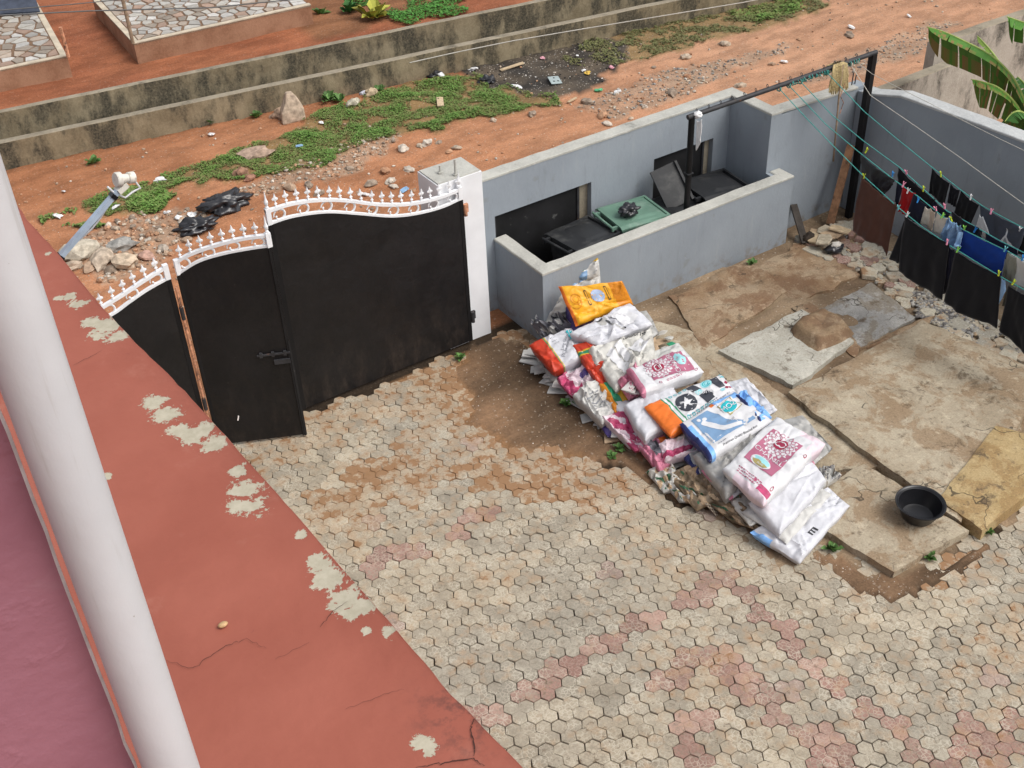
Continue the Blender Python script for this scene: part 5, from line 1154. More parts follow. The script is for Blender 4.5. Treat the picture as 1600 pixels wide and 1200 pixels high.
# pink lace-print sack, upper
PKM = [SK['rose'], SK['whitep']]
def emblem(S, root, cu, cv, s, turn, land=True):
    """rose panel with a lace rosette, interlocked C emblem, word and landscape oval; turn rotates the layout in the u,v plane"""
    lu, lv = S.lu, S.lv; ca, sa = math.cos(turn), math.sin(turn)
    def T(sh): return [(cu+(x*ca-y*sa)*s/lu, cv+(x*sa+y*ca)*s/lv) for x, y in sh[0]], sh[1]
    def TT(L): return [T(x) for x in L]
    decal(S, root, 'print', TT([rect(-.26, -.36, .26, .40)]), SK['rose'], .004)
    ro = [poly([((.235+.02*math.cos(18*a))*math.cos(a), -.17+(.235+.02*math.cos(18*a))*math.sin(a)) for a in [2*math.pi*i/108 for i in range(108)]])]
    decal(S, root, 'print', TT(ro), SK['whitep'], .0065)
    pet = [ring(.185*math.cos(a), -.17+.185*math.sin(a), .036, .036, .011, 0, 2*math.pi, 12) for a in [2*math.pi*i/16 for i in range(16)]]
    pet += [ring(.13*math.cos(a), -.17+.13*math.sin(a), .02, .02, .009, 0, 2*math.pi, 8) for a in [2*math.pi*i/12 for i in range(12)]]
    decal(S, root, 'print', TT(pet), SK['rose'], .0085)
    decal(S, root, 'print', TT([ell(0, -.17, .108, .108)]), SK['maroon'], .010)
    decal(S, root, 'emblem', TT([ring(-.026, -.17, .062, .062, .018, .75, 2*math.pi-.75, 20)]), SK['whitep'], .012)
    decal(S, root, 'emblem', TT([ring(.026, -.17, .062, .062, .018, math.pi+.75, 3*math.pi-.75, 20)]), SK['whitep'], .0125)
    def W(t, y, h, wx=1): vs, fs = text2d(t); return [(x*h*wx, y-yy*h) for x, yy in vs], fs
    decal(S, root, 'lettering', TT([W('CHANEL', .125, .118, 1.12), W('RICE', .20, .055), W('PREMIUM', .055, .03, 1.2)]), SK['whitep'], .007)
    if land:
        decal(S, root, 'print', TT([ell(-.02, .30, .17, .10)]), SK['whitep'], .0065)
        decal(S, root, 'print', TT([ell(-.02, .28, .145, .065)]), SK['cyan'], .0085)
        decal(S, root, 'print', TT([poly([(-.16, .31), (-.06, .285), (.06, .30), (.12, .32), (.08, .365), (-.02, .385), (-.10, .37)])]), SK['olive'], .0105)
        decal(S, root, 'lettering', TT([W('PURE', .345, .045)]), SK['whitep'], .0125)
s8, r8 = sack('white and pink printed sack open at its left end', [(978, 580), (1068, 548), (1100, 582), (1004, 616)], [.50, .52, .50, .48], .20, SK['whitep'], 51, wr=.010, creases=18, p=9, fm=lambda u, v: 1 if u < .06 else 0, mats=[SK['pink']])
emblem(s8, r8, .56, .44, .62, -1.5, False); decal(s8, r8, 'print', [ell(.78, .42, .085, .22)], SK['cyan'], .0065); decal(s8, r8, 'print', [ring(.30, .93, .025, .04, .008), ring(.9, .90, .025, .04, .008)]+lines(.4, .8, .89, .96, 2, .018, 3), SK['rose'], .004)
m = MB(); mo = []
c0_ = on_z(985, 600, .46)
for k in range(3):
    p = c0_+Vector((.03*k-.03, -.03, .0-.03*k)); m = MB(); m.box(p, (.24, .10, .008), Matrix.Rotation(.5+.2*k, 3, 'Z') @ Matrix.Rotation(.2, 3, 'Y')); tag(m.build('card_strip', SK['white2'], base=p), f'{("uppermost", "middle", "lowest")[k]} card strip in the mouth of the pink printed sack', 'card')
sack('crumpled pink film mouth of the open printed sack', [(966, 596), (992, 570), (1006, 610), (985, 622)], [.42, .46, .44, .36], .12, SK['pink'], 52, wr=.03, creases=34, n=(30, 26))
sack('plain white paper sack under the celebration print sack', [(973, 636), (1045, 602), (1080, 640), (1008, 690)], [.34, .38, .34, .28], .24, SK['white'], 53, wr=.010, creases=16)
# dark patterned sack with an orange banded end
def cel(u, v):
    if u < .20: return 1
    if u < .225 or .25 < u < .27: return 2
    if u < .25: return 0
    return 0
s12, r12 = sack('black white and turquoise patterned sack with an orange end', [(1006, 636), (1128, 586), (1150, 612), (1048, 682)], [.42, .46, .42, .38], .16, SK['whitep'], 55, wr=.010, creases=16, fm=cel, mats=[SK['orange'], SK['green']], n=(60, 36))
star = []
for i in range(10): a = -math.pi/2+i*math.pi/5+.3; rr = .115 if i % 2 == 0 else .048; star.append((.40+rr*math.cos(a)*.75, .50+rr*math.sin(a)*1.7))
decal(s12, r12, 'print', [ell(.40, .50, .125, .30)], SK['charcoal'], .004); decal(s12, r12, 'star', [poly(star)], SK['whitep'], .0075)
decal(s12, r12, 'print', [poly([(.50, .06), (.60, .05), (.66, .30), (.56, .40)]), poly([(.58, .48), (.70, .42), (.72, .80), (.60, .85)]), poly([(.78, .10), (.90, .10), (.92, .62), (.84, .60)]), ell(.66, .62, .07, .16)], SK['charcoal'], .004)
decal(s12, r12, 'print', [ell(.74, .20, .07, .16), poly([(.55, .30), (.64, .28), (.66, .42), (.57, .46)]), ell(.86, .72, .03, .07)], SK['cyan'], .006)
decal(s12, r12, 'print', [ring(.74, .20, .05, .11, .012), ring(.74, .20, .025, .06, .008)]+[ring(.30+.07*k, .90, .02, .05, .007) for k in range(6)]+[ring(.30+.06*k, .10, .018, .045, .007) for k in range(4)], SK['teal'], .0075)
decal(s12, r12, 'lettering', [word((s12.lu, s12.lv), 'Celebrity', .63, .42, .15, -.45, 1., .2)], SK['whitep'], .009)
decal(s12, r12, 'print', [poly([(.93, .5), (.96, .42), (.985, .5), (.955, .58)]), poly([(.90, .70), (.93, .62), (.955, .70), (.925, .78)]), poly([(.945, .74), (.965, .68), (.985, .74), (.965, .8)])], SK['maroon'], .006)
decal(s12, r12, 'print', lines(.30, .95, .84, .98, 2, .04, 8), SK['inkgrey'], .0055); decal(s12, r12, 'print', [rect(.93, .05, .985, .10), rect(.93, .18, .985, .23)], SK['teal'], .006)
# blue and white sack
s13, r13 = sack('blue and white printed sack with a turquoise oval label', [(1062, 664), (1148, 612), (1208, 658), (1110, 720)], [.46, .48, .46, .44], .20, SK['whitep'], 57, wr=.010, creases=16, p=8, n=(50, 46),
     fm=lambda u, v: (1 if v < .17+.04*nz(u*6) and u > .55 else 2 if u < .035 else 3 if (u < .10 and v > .2) else 4 if (v < .26 and .50 < u < .60) else 1 if (u > .93 and v < .5) else 0), mats=[SK['sky'], SK['navy'], SK['sky'], SK['orange']])
decal(s13, r13, 'print', [rect(.14, .10, .84, .80)], SK['steel'], .004)
decal(s13, r13, 'print', [poly([(.42, .10), (.84, .10), (.84, .72)]+[(.84-.38*math.sin(a)*.9, .74-.0*a-.52*(1-math.cos(a))) for a in [i*.16 for i in range(1, 10)]]), ell(.22, .20, .03, .04), poly([(.20, .30), (.27, .24), (.44, .60), (.66, .70), (.64, .77), (.38, .70)]), ell(.72, .72, .035, .05), ell(.30, .24, .035, .04), ell(.68, .78, .03, .035)], SK['whitep'], .0065)
decal(s13, r13, 'print', [poly([(.56, .16), (.80, .12), (.86, .40), (.62, .46)])], SK['olive'], .009); decal(s13, r13, 'print', [poly([(.57, .17), (.79, .135), (.845, .39), (.63, .445)])], SK['whitep'], .011)
decal(s13, r13, 'print', [ell(.69, .29, .12, .125)], SK['teal'], .013); decal(s13, r13, 'lettering', [word((s13.lu, s13.lv), 'MOZ', .69, .29, .115, .1, 1.05)], SK['whitep'], .0155)
decal(s13, r13, 'lettering', [word((s13.lu, s13.lv), 'Premium Quality Blended Rice', .50, .94, .042, .0, 1.1, .3)], SK['ink'], .005); decal(s13, r13, 'lettering', [word((s13.lu, s13.lv), 'Classic', .56, .55, .05, .1, 1., .3)]+lines(.16, .40, .84, .9, 1, .02, 2), SK['inkgrey'], .0085)
sack('crumpled sky blue film tucked behind the blue and white sack', [(1148, 618), (1166, 612), (1206, 652), (1188, 664)], [.50, .50, .46, .46], .12, SK['sky'], 58, wr=.02, creases=26, n=(26, 34), fm=lambda u, v: 1 if u < .15 else 0, mats=[SK['navy']])
sack('grey film sack full of scrap under the blue and white sack', [(1082, 712), (1196, 668), (1180, 730), (1136, 782)], [.32, .40, .38, .26], .26, SK['grey'], 59, wr=.022, creases=36)
# small pink sacks at the foot
sack('pink film sack lying open at the foot of the pile', [(992, 690), (1036, 676), (1060, 712), (1030, 740)], [.16, .22, .18, .10], .16, SK['pink'], 61, wr=.026, creases=32, fm=lambda u, v: 1 if (.25 < u < .6 and .2 < v < .7) else (2 if (u > .7 and v > .2) else 0), mats=[SK['dark'], SK['orange']])
sack('magenta striped sack wedged below the orange end', [(1030, 694), (1076, 676), (1092, 706), (1040, 722)], [.26, .30, .26, .20], .17, SK['pinkw'], 63, wr=.018, creases=26, fm=lambda u, v: 1 if .62 < v < .9 else (2 if v < .3 and u > .5 else 0), mats=[SK['magenta'], SK['white2']])
# lower pink print sack
s16, r16 = sack('white sack with a rose printed panel and lace rosette', [(1214, 652), (1290, 694), (1192, 792), (1128, 734)], [.50, .48, .46, .46], .22, SK['whitep'], 65, wr=.011, creases=22, n=(46, 50), p=7,
     fm=lambda u, v: (1 if (u > .55 and v < .10) or (u > .86 and v < .3 and nz(u*9, v*9) > -.1) else 1 if (v > .93 and u > .25) else 2 if (v > .86 and u > .55 and nz(u*9, v*5, 3) > -.05) else 0), mats=[SK['pinkw'], SK['magenta']])
emblem(s16, r16, .47, .46, .72, .0); decal(s16, r16, 'print', lines(.18, .9, .84, .93, 3, .012, 3), SK['rose'], .004); decal(s16, r16, 'print', [ring(.95, .30, .022, .03, .008), ring(.94, .82, .022, .03, .008)], SK['maroon'], .005)
sack('plain white sack below the rose printed sack', [(1170, 786), (1262, 712), (1292, 752), (1218, 838)], [.30, .36, .33, .24], .20, SK['white'], 67, wr=.010, creases=12, n=(40, 40))
sack('torn grey white sack end sticking out to the right', [(1258, 742), (1296, 728), (1314, 742), (1280, 766)], [.24, .28, .24, .20], .14, SK['white2'], 68, wr=.03, creases=36, fm=lambda u, v: 1 if nz(u*5, v*5, 3) > .2 else (2 if nz(u*7, v*7, 9) > .32 else 0), mats=[SK['dark'], SK['brown']])
s18, r18 = sack('flat white sack with blue corners at the near end of the pile', [(1172, 834), (1292, 762), (1328, 790), (1250, 880)], [.13, .20, .18, .08], .15, SK['white'], 69, wr=.016, creases=30, n=(50, 40), fm=lambda u, v: 1 if (u < .05 and v < .4) or (.66 < u < .72 and v < .2) else 0, mats=[SK['sky']])
decal(s18, r18, 'print', [rect(.36, .72, .38, .84), rect(.40, .72, .42, .84), rect(.44, .74, .46, .85), rect(.36, .72, .46, .74)], SK['ink'], .004)
thin = [([(858, 545), (905, 522), (930, 560), (882, 584)], .22, 'white2', None, 'thin off white sack under the red banded sack'), ([(838, 560), (880, 545), (900, 580), (862, 596)], .12, 'grey', None, 'thin grey sack spread at the left corner of the pile'), ([(872, 575), (925, 555), (950, 590), (900, 612)], .19, 'white', 'magenta', 'thin white sack with a magenta hem under the purple print'),
        ([(885, 606), (935, 585), (960, 625), (915, 645)], .13, 'clear', None, 'thin clear film sack below the text sack'), ([(915, 636), (965, 622), (1000, 672), (950, 682)], .10, 'white2', 'purple', 'thin sack with a purple edge below the magenta film'), ([(945, 610), (985, 592), (1015, 640), (975, 660)], .24, 'white', None, 'thin white sack wedged behind the plain white paper sack'),
        ([(962, 664), (1010, 645), (1040, 692), (990, 706)], .14, 'pinkw', 'magenta', 'thin pink sack under the plain white paper sack'), ([(1000, 700), (1050, 684), (1078, 722), (1030, 742)], .06, 'grey', None, 'thin grey film spread under the pink film sack'), ([(1048, 690), (1090, 668), (1125, 728), (1088, 742)], .22, 'white2', 'navy', 'thin sack with a navy edge below the blue and white sack'),
        ([(1095, 735), (1150, 700), (1182, 752), (1140, 780)], .28, 'white', 'pink', 'thin pink edged sack above the grey scrap sack'), ([(1130, 772), (1180, 745), (1215, 800), (1172, 822)], .18, 'clear', None, 'thin film sack under the left corner of the rose printed sack'), ([(1160, 800), (1250, 748), (1300, 772), (1230, 850)], .20, 'white2', None, 'thin off white sack between the two lowest white sacks'),
        ([(930, 512), (1010, 484), (1030, 520), (960, 560)], .40, 'grey', None, 'thin grey sack right under the big white torn sack'), ([(985, 560), (1060, 536), (1090, 570), (1010, 596)], .38, 'white2', None, 'thin sack under the pink printed sack'), ([(1130, 600), (1165, 590), (1215, 640), (1180, 660)], .26, 'white', 'sky', 'thin white sack sticking out behind the blue and white sack'), ([(1195, 660), (1255, 650), (1300, 700), (1270, 730)], .26, 'grey', 'pink', 'thin grey sack behind the rose printed sack')]
for k, (q, z, mt, edge, lab) in enumerate(thin):
    sack(lab, q, [z, z+.05, z+.03, z-.03], .085, SK[mt], 140+k, wr=.012, creases=30, n=(38, 30), fm=(lambda u, v: 1 if u < .16+.05*nz(v*6) else 0) if edge else None, mats=[SK[edge]] if edge else ())
# torn brown wrapping and scrap at the foot
for k, (q, z, lab, mt) in enumerate([([(1040, 742), (1090, 720), (1130, 772), (1090, 800)], [.12, .22, .18, .05], 'torn brown and green wrapping film at the foot of the pile', 'brown'), ([(1010, 738), (1050, 724), (1072, 760), (1036, 770)], [.05, .12, .10, .04], 'dirty flattened beige sack on the paving edge', 'clear'),
                                      ([(1090, 770), (1150, 762), (1190, 830), (1140, 815)], [.12, .22, .12, .04], 'dark crumpled leaves of film under the rose printed sack', 'brown'), ([(1040, 760), (1075, 752), (1095, 782), (1060, 786)], [.05, .10, .08, .03], 'flattened grey paper sack below the brown wrapping', 'grey')]):
    sack(lab, q, z, .09, SK[mt], 80+k, wr=.015, creases=34, n=(40, 36), name='torn_wrapping', cat='wrapping', fm=(lambda u, v: 1 if nz(u*5, v*5, 3) > .36 else (2 if nz(u*4, v*6, 8) > .12 else 0)), mats=[SK['leafgreen'], MT['card']])
mb = MB(); c = on_z(1114, 790, .06); MT['weave'] = NT('woven_print'); _t = MT['weave']; _ck = _t.n('TexChecker', None, Vector=_t.pos(True), Scale=42.).outputs['Fac']; MT['weave'] = _t.fin(_t.mix(_ck, (.10, .06, .045), (.42, .36, .28)), .8)
mb.box((0, 0, 0), (.17, .17, .006)); o = mb.build('patterned_tile', MT['weave']); o.location = c; o.rotation_euler = (R(42), R(8), R(35)); tag(o, 'brown and cream checked tile leaning at the foot of the pile', 'tile')
# stacked card and tile sheets under the left side of the pile
r_ = random.Random(9); k = 0
for row, (a, b) in enumerate(zip([(836, 560), (848, 578), (866, 592), (884, 606), (905, 628), (925, 645), (948, 662), (968, 678), (858, 556), (874, 574), (898, 596)], ['corner', 'next to the corner', 'by the dirt edge', 'under the magenta corner', 'under the purple print sack', 'under the text sack', 'near the green weed', 'beside the pink film', 'just below the red banded end', 'behind the corner', 'in the middle of the left side'])):
    for lev in range(3):
        m = MB(); L, Wd = r_.uniform(.20, .34), r_.uniform(.14, .22); c = on_z(a[0]+r_.uniform(-6, 6)+lev*3, a[1]+r_.uniform(-4, 4)-lev*4, .03+.035*lev)
        pts = [(-L/2, -Wd/2), (L/2*r_.uniform(.7, 1), -Wd/2*r_.uniform(.8, 1.1)), (L/2, Wd/2*r_.uniform(.6, 1)), (r_.uniform(-.1, .1)*L, Wd/2), (-L/2*r_.uniform(.8, 1), Wd/2*r_.uniform(.7, 1))]
        m.prism(pts, -.005, .006); o = m.build('card_sheet', [SK['white2'], SK['grey'], MT['card']][0 if r_.random() < .62 else r_.randrange(1, 3)]); o.location = c; o.rotation_euler = (R(r_.uniform(-9, 9)), R(r_.uniform(-9, 9)), R(-50+r_.uniform(-30, 30)))
        tag(o, f'{("lowest", "middle", "upper")[lev]} pale scrap sheet {b} of the sack pile' if ' ' not in b else f'{("lowest", "middle", "upper")[lev]} pale scrap sheet {b}', 'scrap sheet', 'pale scrap sheets under the sacks')
for i, (px, py, s) in enumerate([(1030, 534, .16), (1040, 545, .13), (1022, 545, .14), (1050, 538, .10), (1034, 520, .12), (1015, 530, .14), (1046, 528, .09)]):
    m = MB(); lump(m, (0, 0, 0), (s*.6, s*.45, .012), i+2, .4, 1.4, ICO2); o = m.build('card_scrap', [MT['card'], SK['clear'], MT['card'], SK['green'], MT['paper']][i % 5]); o.location = on_z(px, py, .11+.01*i); o.rotation_euler = (R(r_.uniform(-20, 20)), R(r_.uniform(-20, 20)), r_.uniform(0, 6))
    tag(o, f'torn scrap behind the sacks, {ordn(i+1)} layer up of the scrap heap by the brown slab', 'scrap', 'scraps behind the sack pile')

# ------------------------------------------------------------------ timbers and odds in the corner
m = MB(); m.bar(on_z(1297, 350, .05), Vector((11.28, 9.42, 1.05)), .10, .035); tag(m.build('timber_plank', MT['wood'], base=on_z(1297, 350, .02)), 'long brown plank leaning in the corner beside the iron post', 'plank')
m = MB(); m.bar(on_z(1258, 380, .06), on_y(1240, 320, 9.60), .09, .03); tag(m.build('timber_plank', MT['wood_dark'], base=on_z(1258, 380, .03)), 'dark plank leaning on the end of the bin enclosure', 'plank')
m = MB(); lump(m, (0, 0, .05), (.10, .08, .09), 4, .35, 2., ICO3); o = m.build('dark_stone', MT['stone'], smooth=False); o.location = on_z(1263, 378, .03); o.color = (.045, .035, .028, 1); tag(o, 'dark round lump beside the leaning dark plank', 'stone')
m = MB(); lump(m, (0, 0, 0), (.13, .09, .05), 8, .5, 2.2, ICO3); o = m.build('plastic_bag', MT['black_bag'], smooth=True); o.location = on_z(1304, 388, .09); tag(o, 'small black bag on the broken pavers in the corner', 'bag')
m = MB(); lump(m, (0, 0, 0), (.08, .05, .03), 3, .4, 2, ICO2); o = m.build('paper_scrap', MT['paper']); o.location = on_z(1306, 382, .14); tag(o, 'crumpled white paper stuck in the corner bag', 'paper')
r_ = random.Random(3)
for i, (px, py) in enumerate([(1280, 366), (1290, 360), (1272, 372), (1300, 366), (1288, 374), (1312, 358)]):
    m = MB(); m.prism([(-.13, -.08), (.12, -.1), (.14, .06), (-.02, .1), (-.12, .07)], -.012, .012, 0, None, .06, .006); o = m.build('broken_slate', [MT['card'], MT['stone'], MT['wood_pale']][i % 3]); o.color = (.42, .36, .27, 1); o.location = on_z(px, py, .08+.02*i); o.rotation_euler = (R(r_.uniform(-14, 14)), R(r_.uniform(-14, 14)), r_.uniform(0, 6))
    tag(o, f'{ordn(i+1)} layer from the bottom of pale broken flat pieces heaped by the leaning planks', 'rubble', 'pale rubble pieces in the corner')
# gravel heap by the laundry
GZ = zone([(1418, 470), (1440, 455), (1475, 462), (1530, 500), (1540, 515), (1505, 530), (1460, 512), (1430, 492)])
def gravel(name, label, zpoly, n, s0, s1, cols, z0=.0, seed=1, cat='gravel', zf=None):
    r_ = random.Random(seed); xs = [p[0] for p in zpoly]; ys = [p[1] for p in zpoly]; m = MB(); k = 0; t = 0
    while k < n and t < n*20:
        t += 1; x, y = r_.uniform(min(xs), max(xs)), r_.uniform(min(ys), max(ys))
        if not inpoly(wob(x, y, .2), zpoly): continue
        k += 1; s = s0+(s1-s0)*r_.random()**2.2; c = r_.choice(cols); c = mul(c, r_.uniform(.75, 1.2)); z = zf(x, y) if zf else z0
        lump(m, (x, y, z+s*.25), (s*r_.uniform(.7, 1.2), s*r_.uniform(.6, 1), s*r_.uniform(.4, .75)), r_.uniform(0, 90), .35, 1.5, ICOS if s < .02 else ICO1, r_.uniform(0, 6), c)
    o = m.build(name, MT['stone_j']); tag(o, label, cat, kind='stuff'); return o
vs0 = bmesh.new(); bmesh.ops.create_icosphere(vs0, subdivisions=1, radius=1); vs0.free()
ICOS = ([Vector(v) for v in ((1, 0, 0), (-.9, .1, 0), (0, 1, .1), (.1, -1, 0), (0, 0, 1), (0, .1, -1))], [(0, 2, 4), (2, 1, 4), (1, 3, 4), (3, 0, 4), (2, 0, 5), (1, 2, 5), (3, 1, 5), (0, 3, 5)])
GREYS = [(.30, .29, .27), (.22, .21, .20), (.40, .38, .34), (.16, .15, .145), (.34, .30, .24)]
gravel('gravel', 'grey gravel heap below the black shirts', GZ, 1400, .012, .036, GREYS, .02, 2)
gravel('gravel', 'loose small stones between the broken pavers', BZ, 500, .008, .035, GREYS+[(.36, .26, .17)], .02, 3)
gz = lambda x, y: ground_at(x, y)[0]
STC = [(.42, .34, .26), (.38, .27, .19), (.50, .44, .37), (.36, .20, .12), (.28, .22, .17), (.44, .26, .16)]
gravel('gravel', 'pale stone chips strewn along the grass edge of the lane', Z_GRAV[0], 700, .008, .045, STC, 0, 4, zf=gz)
gravel('gravel', 'rubble chips near the satellite arm', Z_GRAV[1], 600, .010, .06, STC, 0, 5, zf=gz)
gravel('gravel', 'grey stone chips in the wheel track of the lane', Z_GRAV[2], 1000, .007, .036, STC+GREYS, 0, 6, zf=gz)
gravel('gravel', 'gravel strip along the far end of the lane', Z_GRAV[3], 900, .007, .03, STC+GREYS, 0, 7, zf=gz)
LANE = [(1.0, 10.9), (11.5, 10.6), (20, 10.4), (22, 14.5), (14, 16.2), (2, 17.9)]
gravel('gravel', 'scattered chips over the orange lane', LANE, 1500, .007, .035, STC, 0, 8, zf=gz)
gravel('gravel', 'ash and burnt litter bits on the black patch', Z_BURN, 700, .006, .024, [(.05, .05, .05), (.10, .09, .08), (.55, .52, .48), (.30, .28, .26), (.03, .03, .03)], 0, 9, zf=gz)
gravel('gravel', 'fine litter on the bare soil beside the pile', Z_DIRT[0], 260, .003, .010, [(.45, .38, .30), (.35, .25, .17), (.2, .15, .1), (.65, .62, .58)], 0, 10, zf=gz)
gravel('gravel', 'fine litter on the soil by the basin slab', Z_DIRT[2], 70, .004, .011, [(.45, .38, .30), (.35, .25, .17), (.65, .62, .58)], 0, 12, zf=gz)

# ------------------------------------------------------------------ stones and litter on the lane
STM = []
for k in range(7):
    m = MB(); lump(m, (0, 0, 0), (1, .8, .62), k*5+1, .5, 1.25, ICO2, 0, None, .5); STM.append(m.mesh('stone', MT['stone']))
def stone(px, py, s, label, col=(.40, .33, .27), k=0, sc=(1, 1, 1), rot=(0, 0, 0), group=None, cat='stone', name='stone'):
    p = on_z(px, py, 0); z = gz(p.x, p.y); o = bpy.data.objects.new(name, STM[k % 7]); COL.objects.link(o); o.location = (p.x, p.y, z+s*.28*sc[2]); o.scale = (s*sc[0], s*sc[1], s*sc[2]); o.rotation_euler = rot; o.color = tuple(col)+(1,)
    return tag(o, label, cat, group)
# the tall boulder leaning on the drain wall is shaped on its own
m = MB(); p = on_z(456, 184, 0)
pts = [((-.26, -.16), (.20, -.20), (.30, .10), (-.16, .18), 0), ((-.24, -.14), (.20, -.18), (.27, .08), (-.14, .16), .22), ((-.12, -.10), (.14, -.12), (.17, .06), (-.08, .12), .42), ((-.06, -.06), (.05, -.07), (.07, .04), (-.03, .07), .56)]
vs = [(p.x+a[0]*.85+.02*nz(z*9, a[0]), p.y+a[1]*.85, z*.84-.03) for *c4, z in pts for a in c4]
m.add(vs, [(l*4+q_, l*4+(q_+1) % 4, (l+1)*4+(q_+1) % 4, (l+1)*4+q_) for l in range(3) for q_ in range(4)]+[(3, 2, 1, 0), (12, 13, 14, 15)])
o = m.build('boulder', MT['stone'], base=p); o.color = (.42, .33, .25, 1); bv = o.modifiers.new('b', 'BEVEL'); bv.width = .025; bv.segments = 2; tag(o, 'tall pointed boulder standing against the lower drain wall', 'boulder')
stone(439, 176, .12, 'small block left of the tall boulder', (.44, .31, .22), 1, (1, .9, 1)); stone(441, 184, .10, 'flat dark stone at the foot of the tall boulder', (.26, .17, .12), 2); stone(428, 182, .07, 'little brown stone left of the tall boulder', (.30, .20, .14), 3)
stone(552, 162, .15, 'grey slanted stone in the grass right of the boulder', (.42, .39, .31), 4, (1.3, .7, .8), (0, .2, .6)); stone(581, 149, .12, 'tan upright stone in the grass', (.46, .36, .24), 5, (.9, .8, 1.2)); stone(568, 146, .07, 'pale crumpled lump beside the tan upright stone', (.55, .55, .62), 6)
stone(399, 244, .24, 'broad flat boulder sunk in the grass', (.36, .26, .20), 2, (1.2, .8, .6)); stone(378, 274, .11, 'reddish stone at the lower grass edge', (.26, .15, .10), 3); stone(390, 279, .09, 'second reddish stone at the lower grass edge', (.30, .16, .11), 5)
for i, (px, py, s, wds) in enumerate([(123, 398, .26, 'biggest pale rubble boulder right of the satellite arm'), (160, 404, .20, 'rubble boulder second from the satellite arm'), (195, 409, .20, 'rounded rubble boulder above the gate spikes'), (190, 385, .18, 'grey rubble block behind the rounded boulder'), (140, 415, .12, 'brown rubble lump in front of the biggest boulder'), (228, 398, .12, 'pinkish rubble stone near the gate spikes'), (110, 415, .14, 'low rubble stone at the ledge edge'), (172, 418, .10, 'dark rubble stone below the boulders'), (255, 385, .09, 'small stone left of the wicket spikes')]):
    stone(px, py, s, wds, [(.46, .41, .33), (.44, .36, .28), (.48, .38, .28), (.30, .29, .27), (.34, .24, .17), (.45, .28, .22), (.38, .30, .23), (.22, .17, .13), (.40, .34, .28)][i], i, (1.1, .9, .8), (0, 0, i))
r_ = random.Random(17)
mid = [(630, 232), (655, 228), (665, 225), (685, 222), (700, 236), (712, 232), (560, 262), (545, 262), (520, 258), (600, 268), (610, 278), (582, 286), (612, 288), (640, 262), (648, 292), (770, 188), (830, 178), (918, 158), (943, 175), (950, 186), (1010, 160), (985, 180), (1048, 145), (1075, 118), (1160, 132), (1205, 98), (1080, 160), (480, 290), (455, 296), (500, 300), (290, 372), (305, 392), (270, 352), (1250, 60), (1330, 55), (1070, 88), (1130, 66), (1020, 105)]
for i, (px, py) in enumerate(mid):
    stone(px+r_.uniform(-3, 3), py+r_.uniform(-2, 2), r_.uniform(.045, .11), f'loose stone on the orange lane, {ordn(sorted(mid).index((px, py))+1)} of the loose stones from the left', r_.choice(STC), i, (1.1, .9, .8), (0, 0, r_.uniform(0, 6)), 'loose stones on the lane')
def blackbag(px, py, s, lab, seed):
    p = on_z(px, py, 0); m = MB(); lump(m, (p.x, p.y, s[2]*.35), s, seed, .75, 2.1, ICO4, -.15, None, .4); tag(m.build('plastic_bag', MT['black_bag'], smooth=True, base=(p.x, p.y, 0)), lab, 'bag')
blackbag(352, 322, (.34, .20, .13), 'large torn black plastic bag lying on the lane', 4); blackbag(308, 357, (.24, .15, .10), 'smaller black plastic bag just behind the wicket spikes', 9); blackbag(761, 128, (.13, .10, .07), 'little black bag beside the burnt patch', 14); blackbag(680, 118, (.13, .09, .05), 'dark crushed bag on the grass left of the burnt patch', 19)
def board(px, py, L, wd_, ang, mat, lab, name='board', th=.02):
    p = on_z(px, py, .03); m = MB(); m.box((0, 0, 0), (L, wd_, th)); o = m.build(name, mat); o.location = (p.x, p.y, gz(p.x, p.y)+.04); o.rotation_euler = (R(3), R(-4), ang); bv = o.modifiers.new('b', 'BEVEL'); bv.width = .003; tag(o, lab, 'board'); return o
board(688, 162, .30, .11, R(62), MT['wood_pale'], 'short pale board lying on the grass'); board(800, 104, .46, .07, R(-5), MT['wood_pale'], 'pale plank on the edge of the burnt patch'); board(894, 153, .20, .04, R(10), MT['wood_pale'], 'thin pale stick between grass and lane')
MT['plate'] = simple('blue_grey_plate', (.34, .40, .40), .5, .1, 9, .1, 50)
pz = board(867, 125, .27, .19, R(70), MT['plate'], 'blue grey metal plate with two dark holes', 'metal_plate', .012)
for dx, dy in ((-.05, .03), (-.05, -.04), (.07, 0)):
    m = MB(); m.lathe([(.016, 0), (.016, .004)], 10); o = m.build('hole', MT['ink'] if 'ink' in MT else MT['black_metal']); o.parent = pz; o.location = (dx, dy, .0065)
LC = {'white': (.7, .7, .7), 'blue': (.25, .42, .62), 'pink': (.6, .3, .35), 'yellow': (.65, .42, .08), 'green': (.1, .4, .2)}
MT['litter'] = tinted('litter_plastic', .5, 20, .2, .2, 60, .3, obj=True)
LM = []
for k in range(4):
    m = MB(); lump(m, (0, 0, 0), (1, .6, .28), k*9+2, .7, 1.8, ICO2); LM.append(m.mesh('litter', MT['litter']))
r_ = random.Random(29)
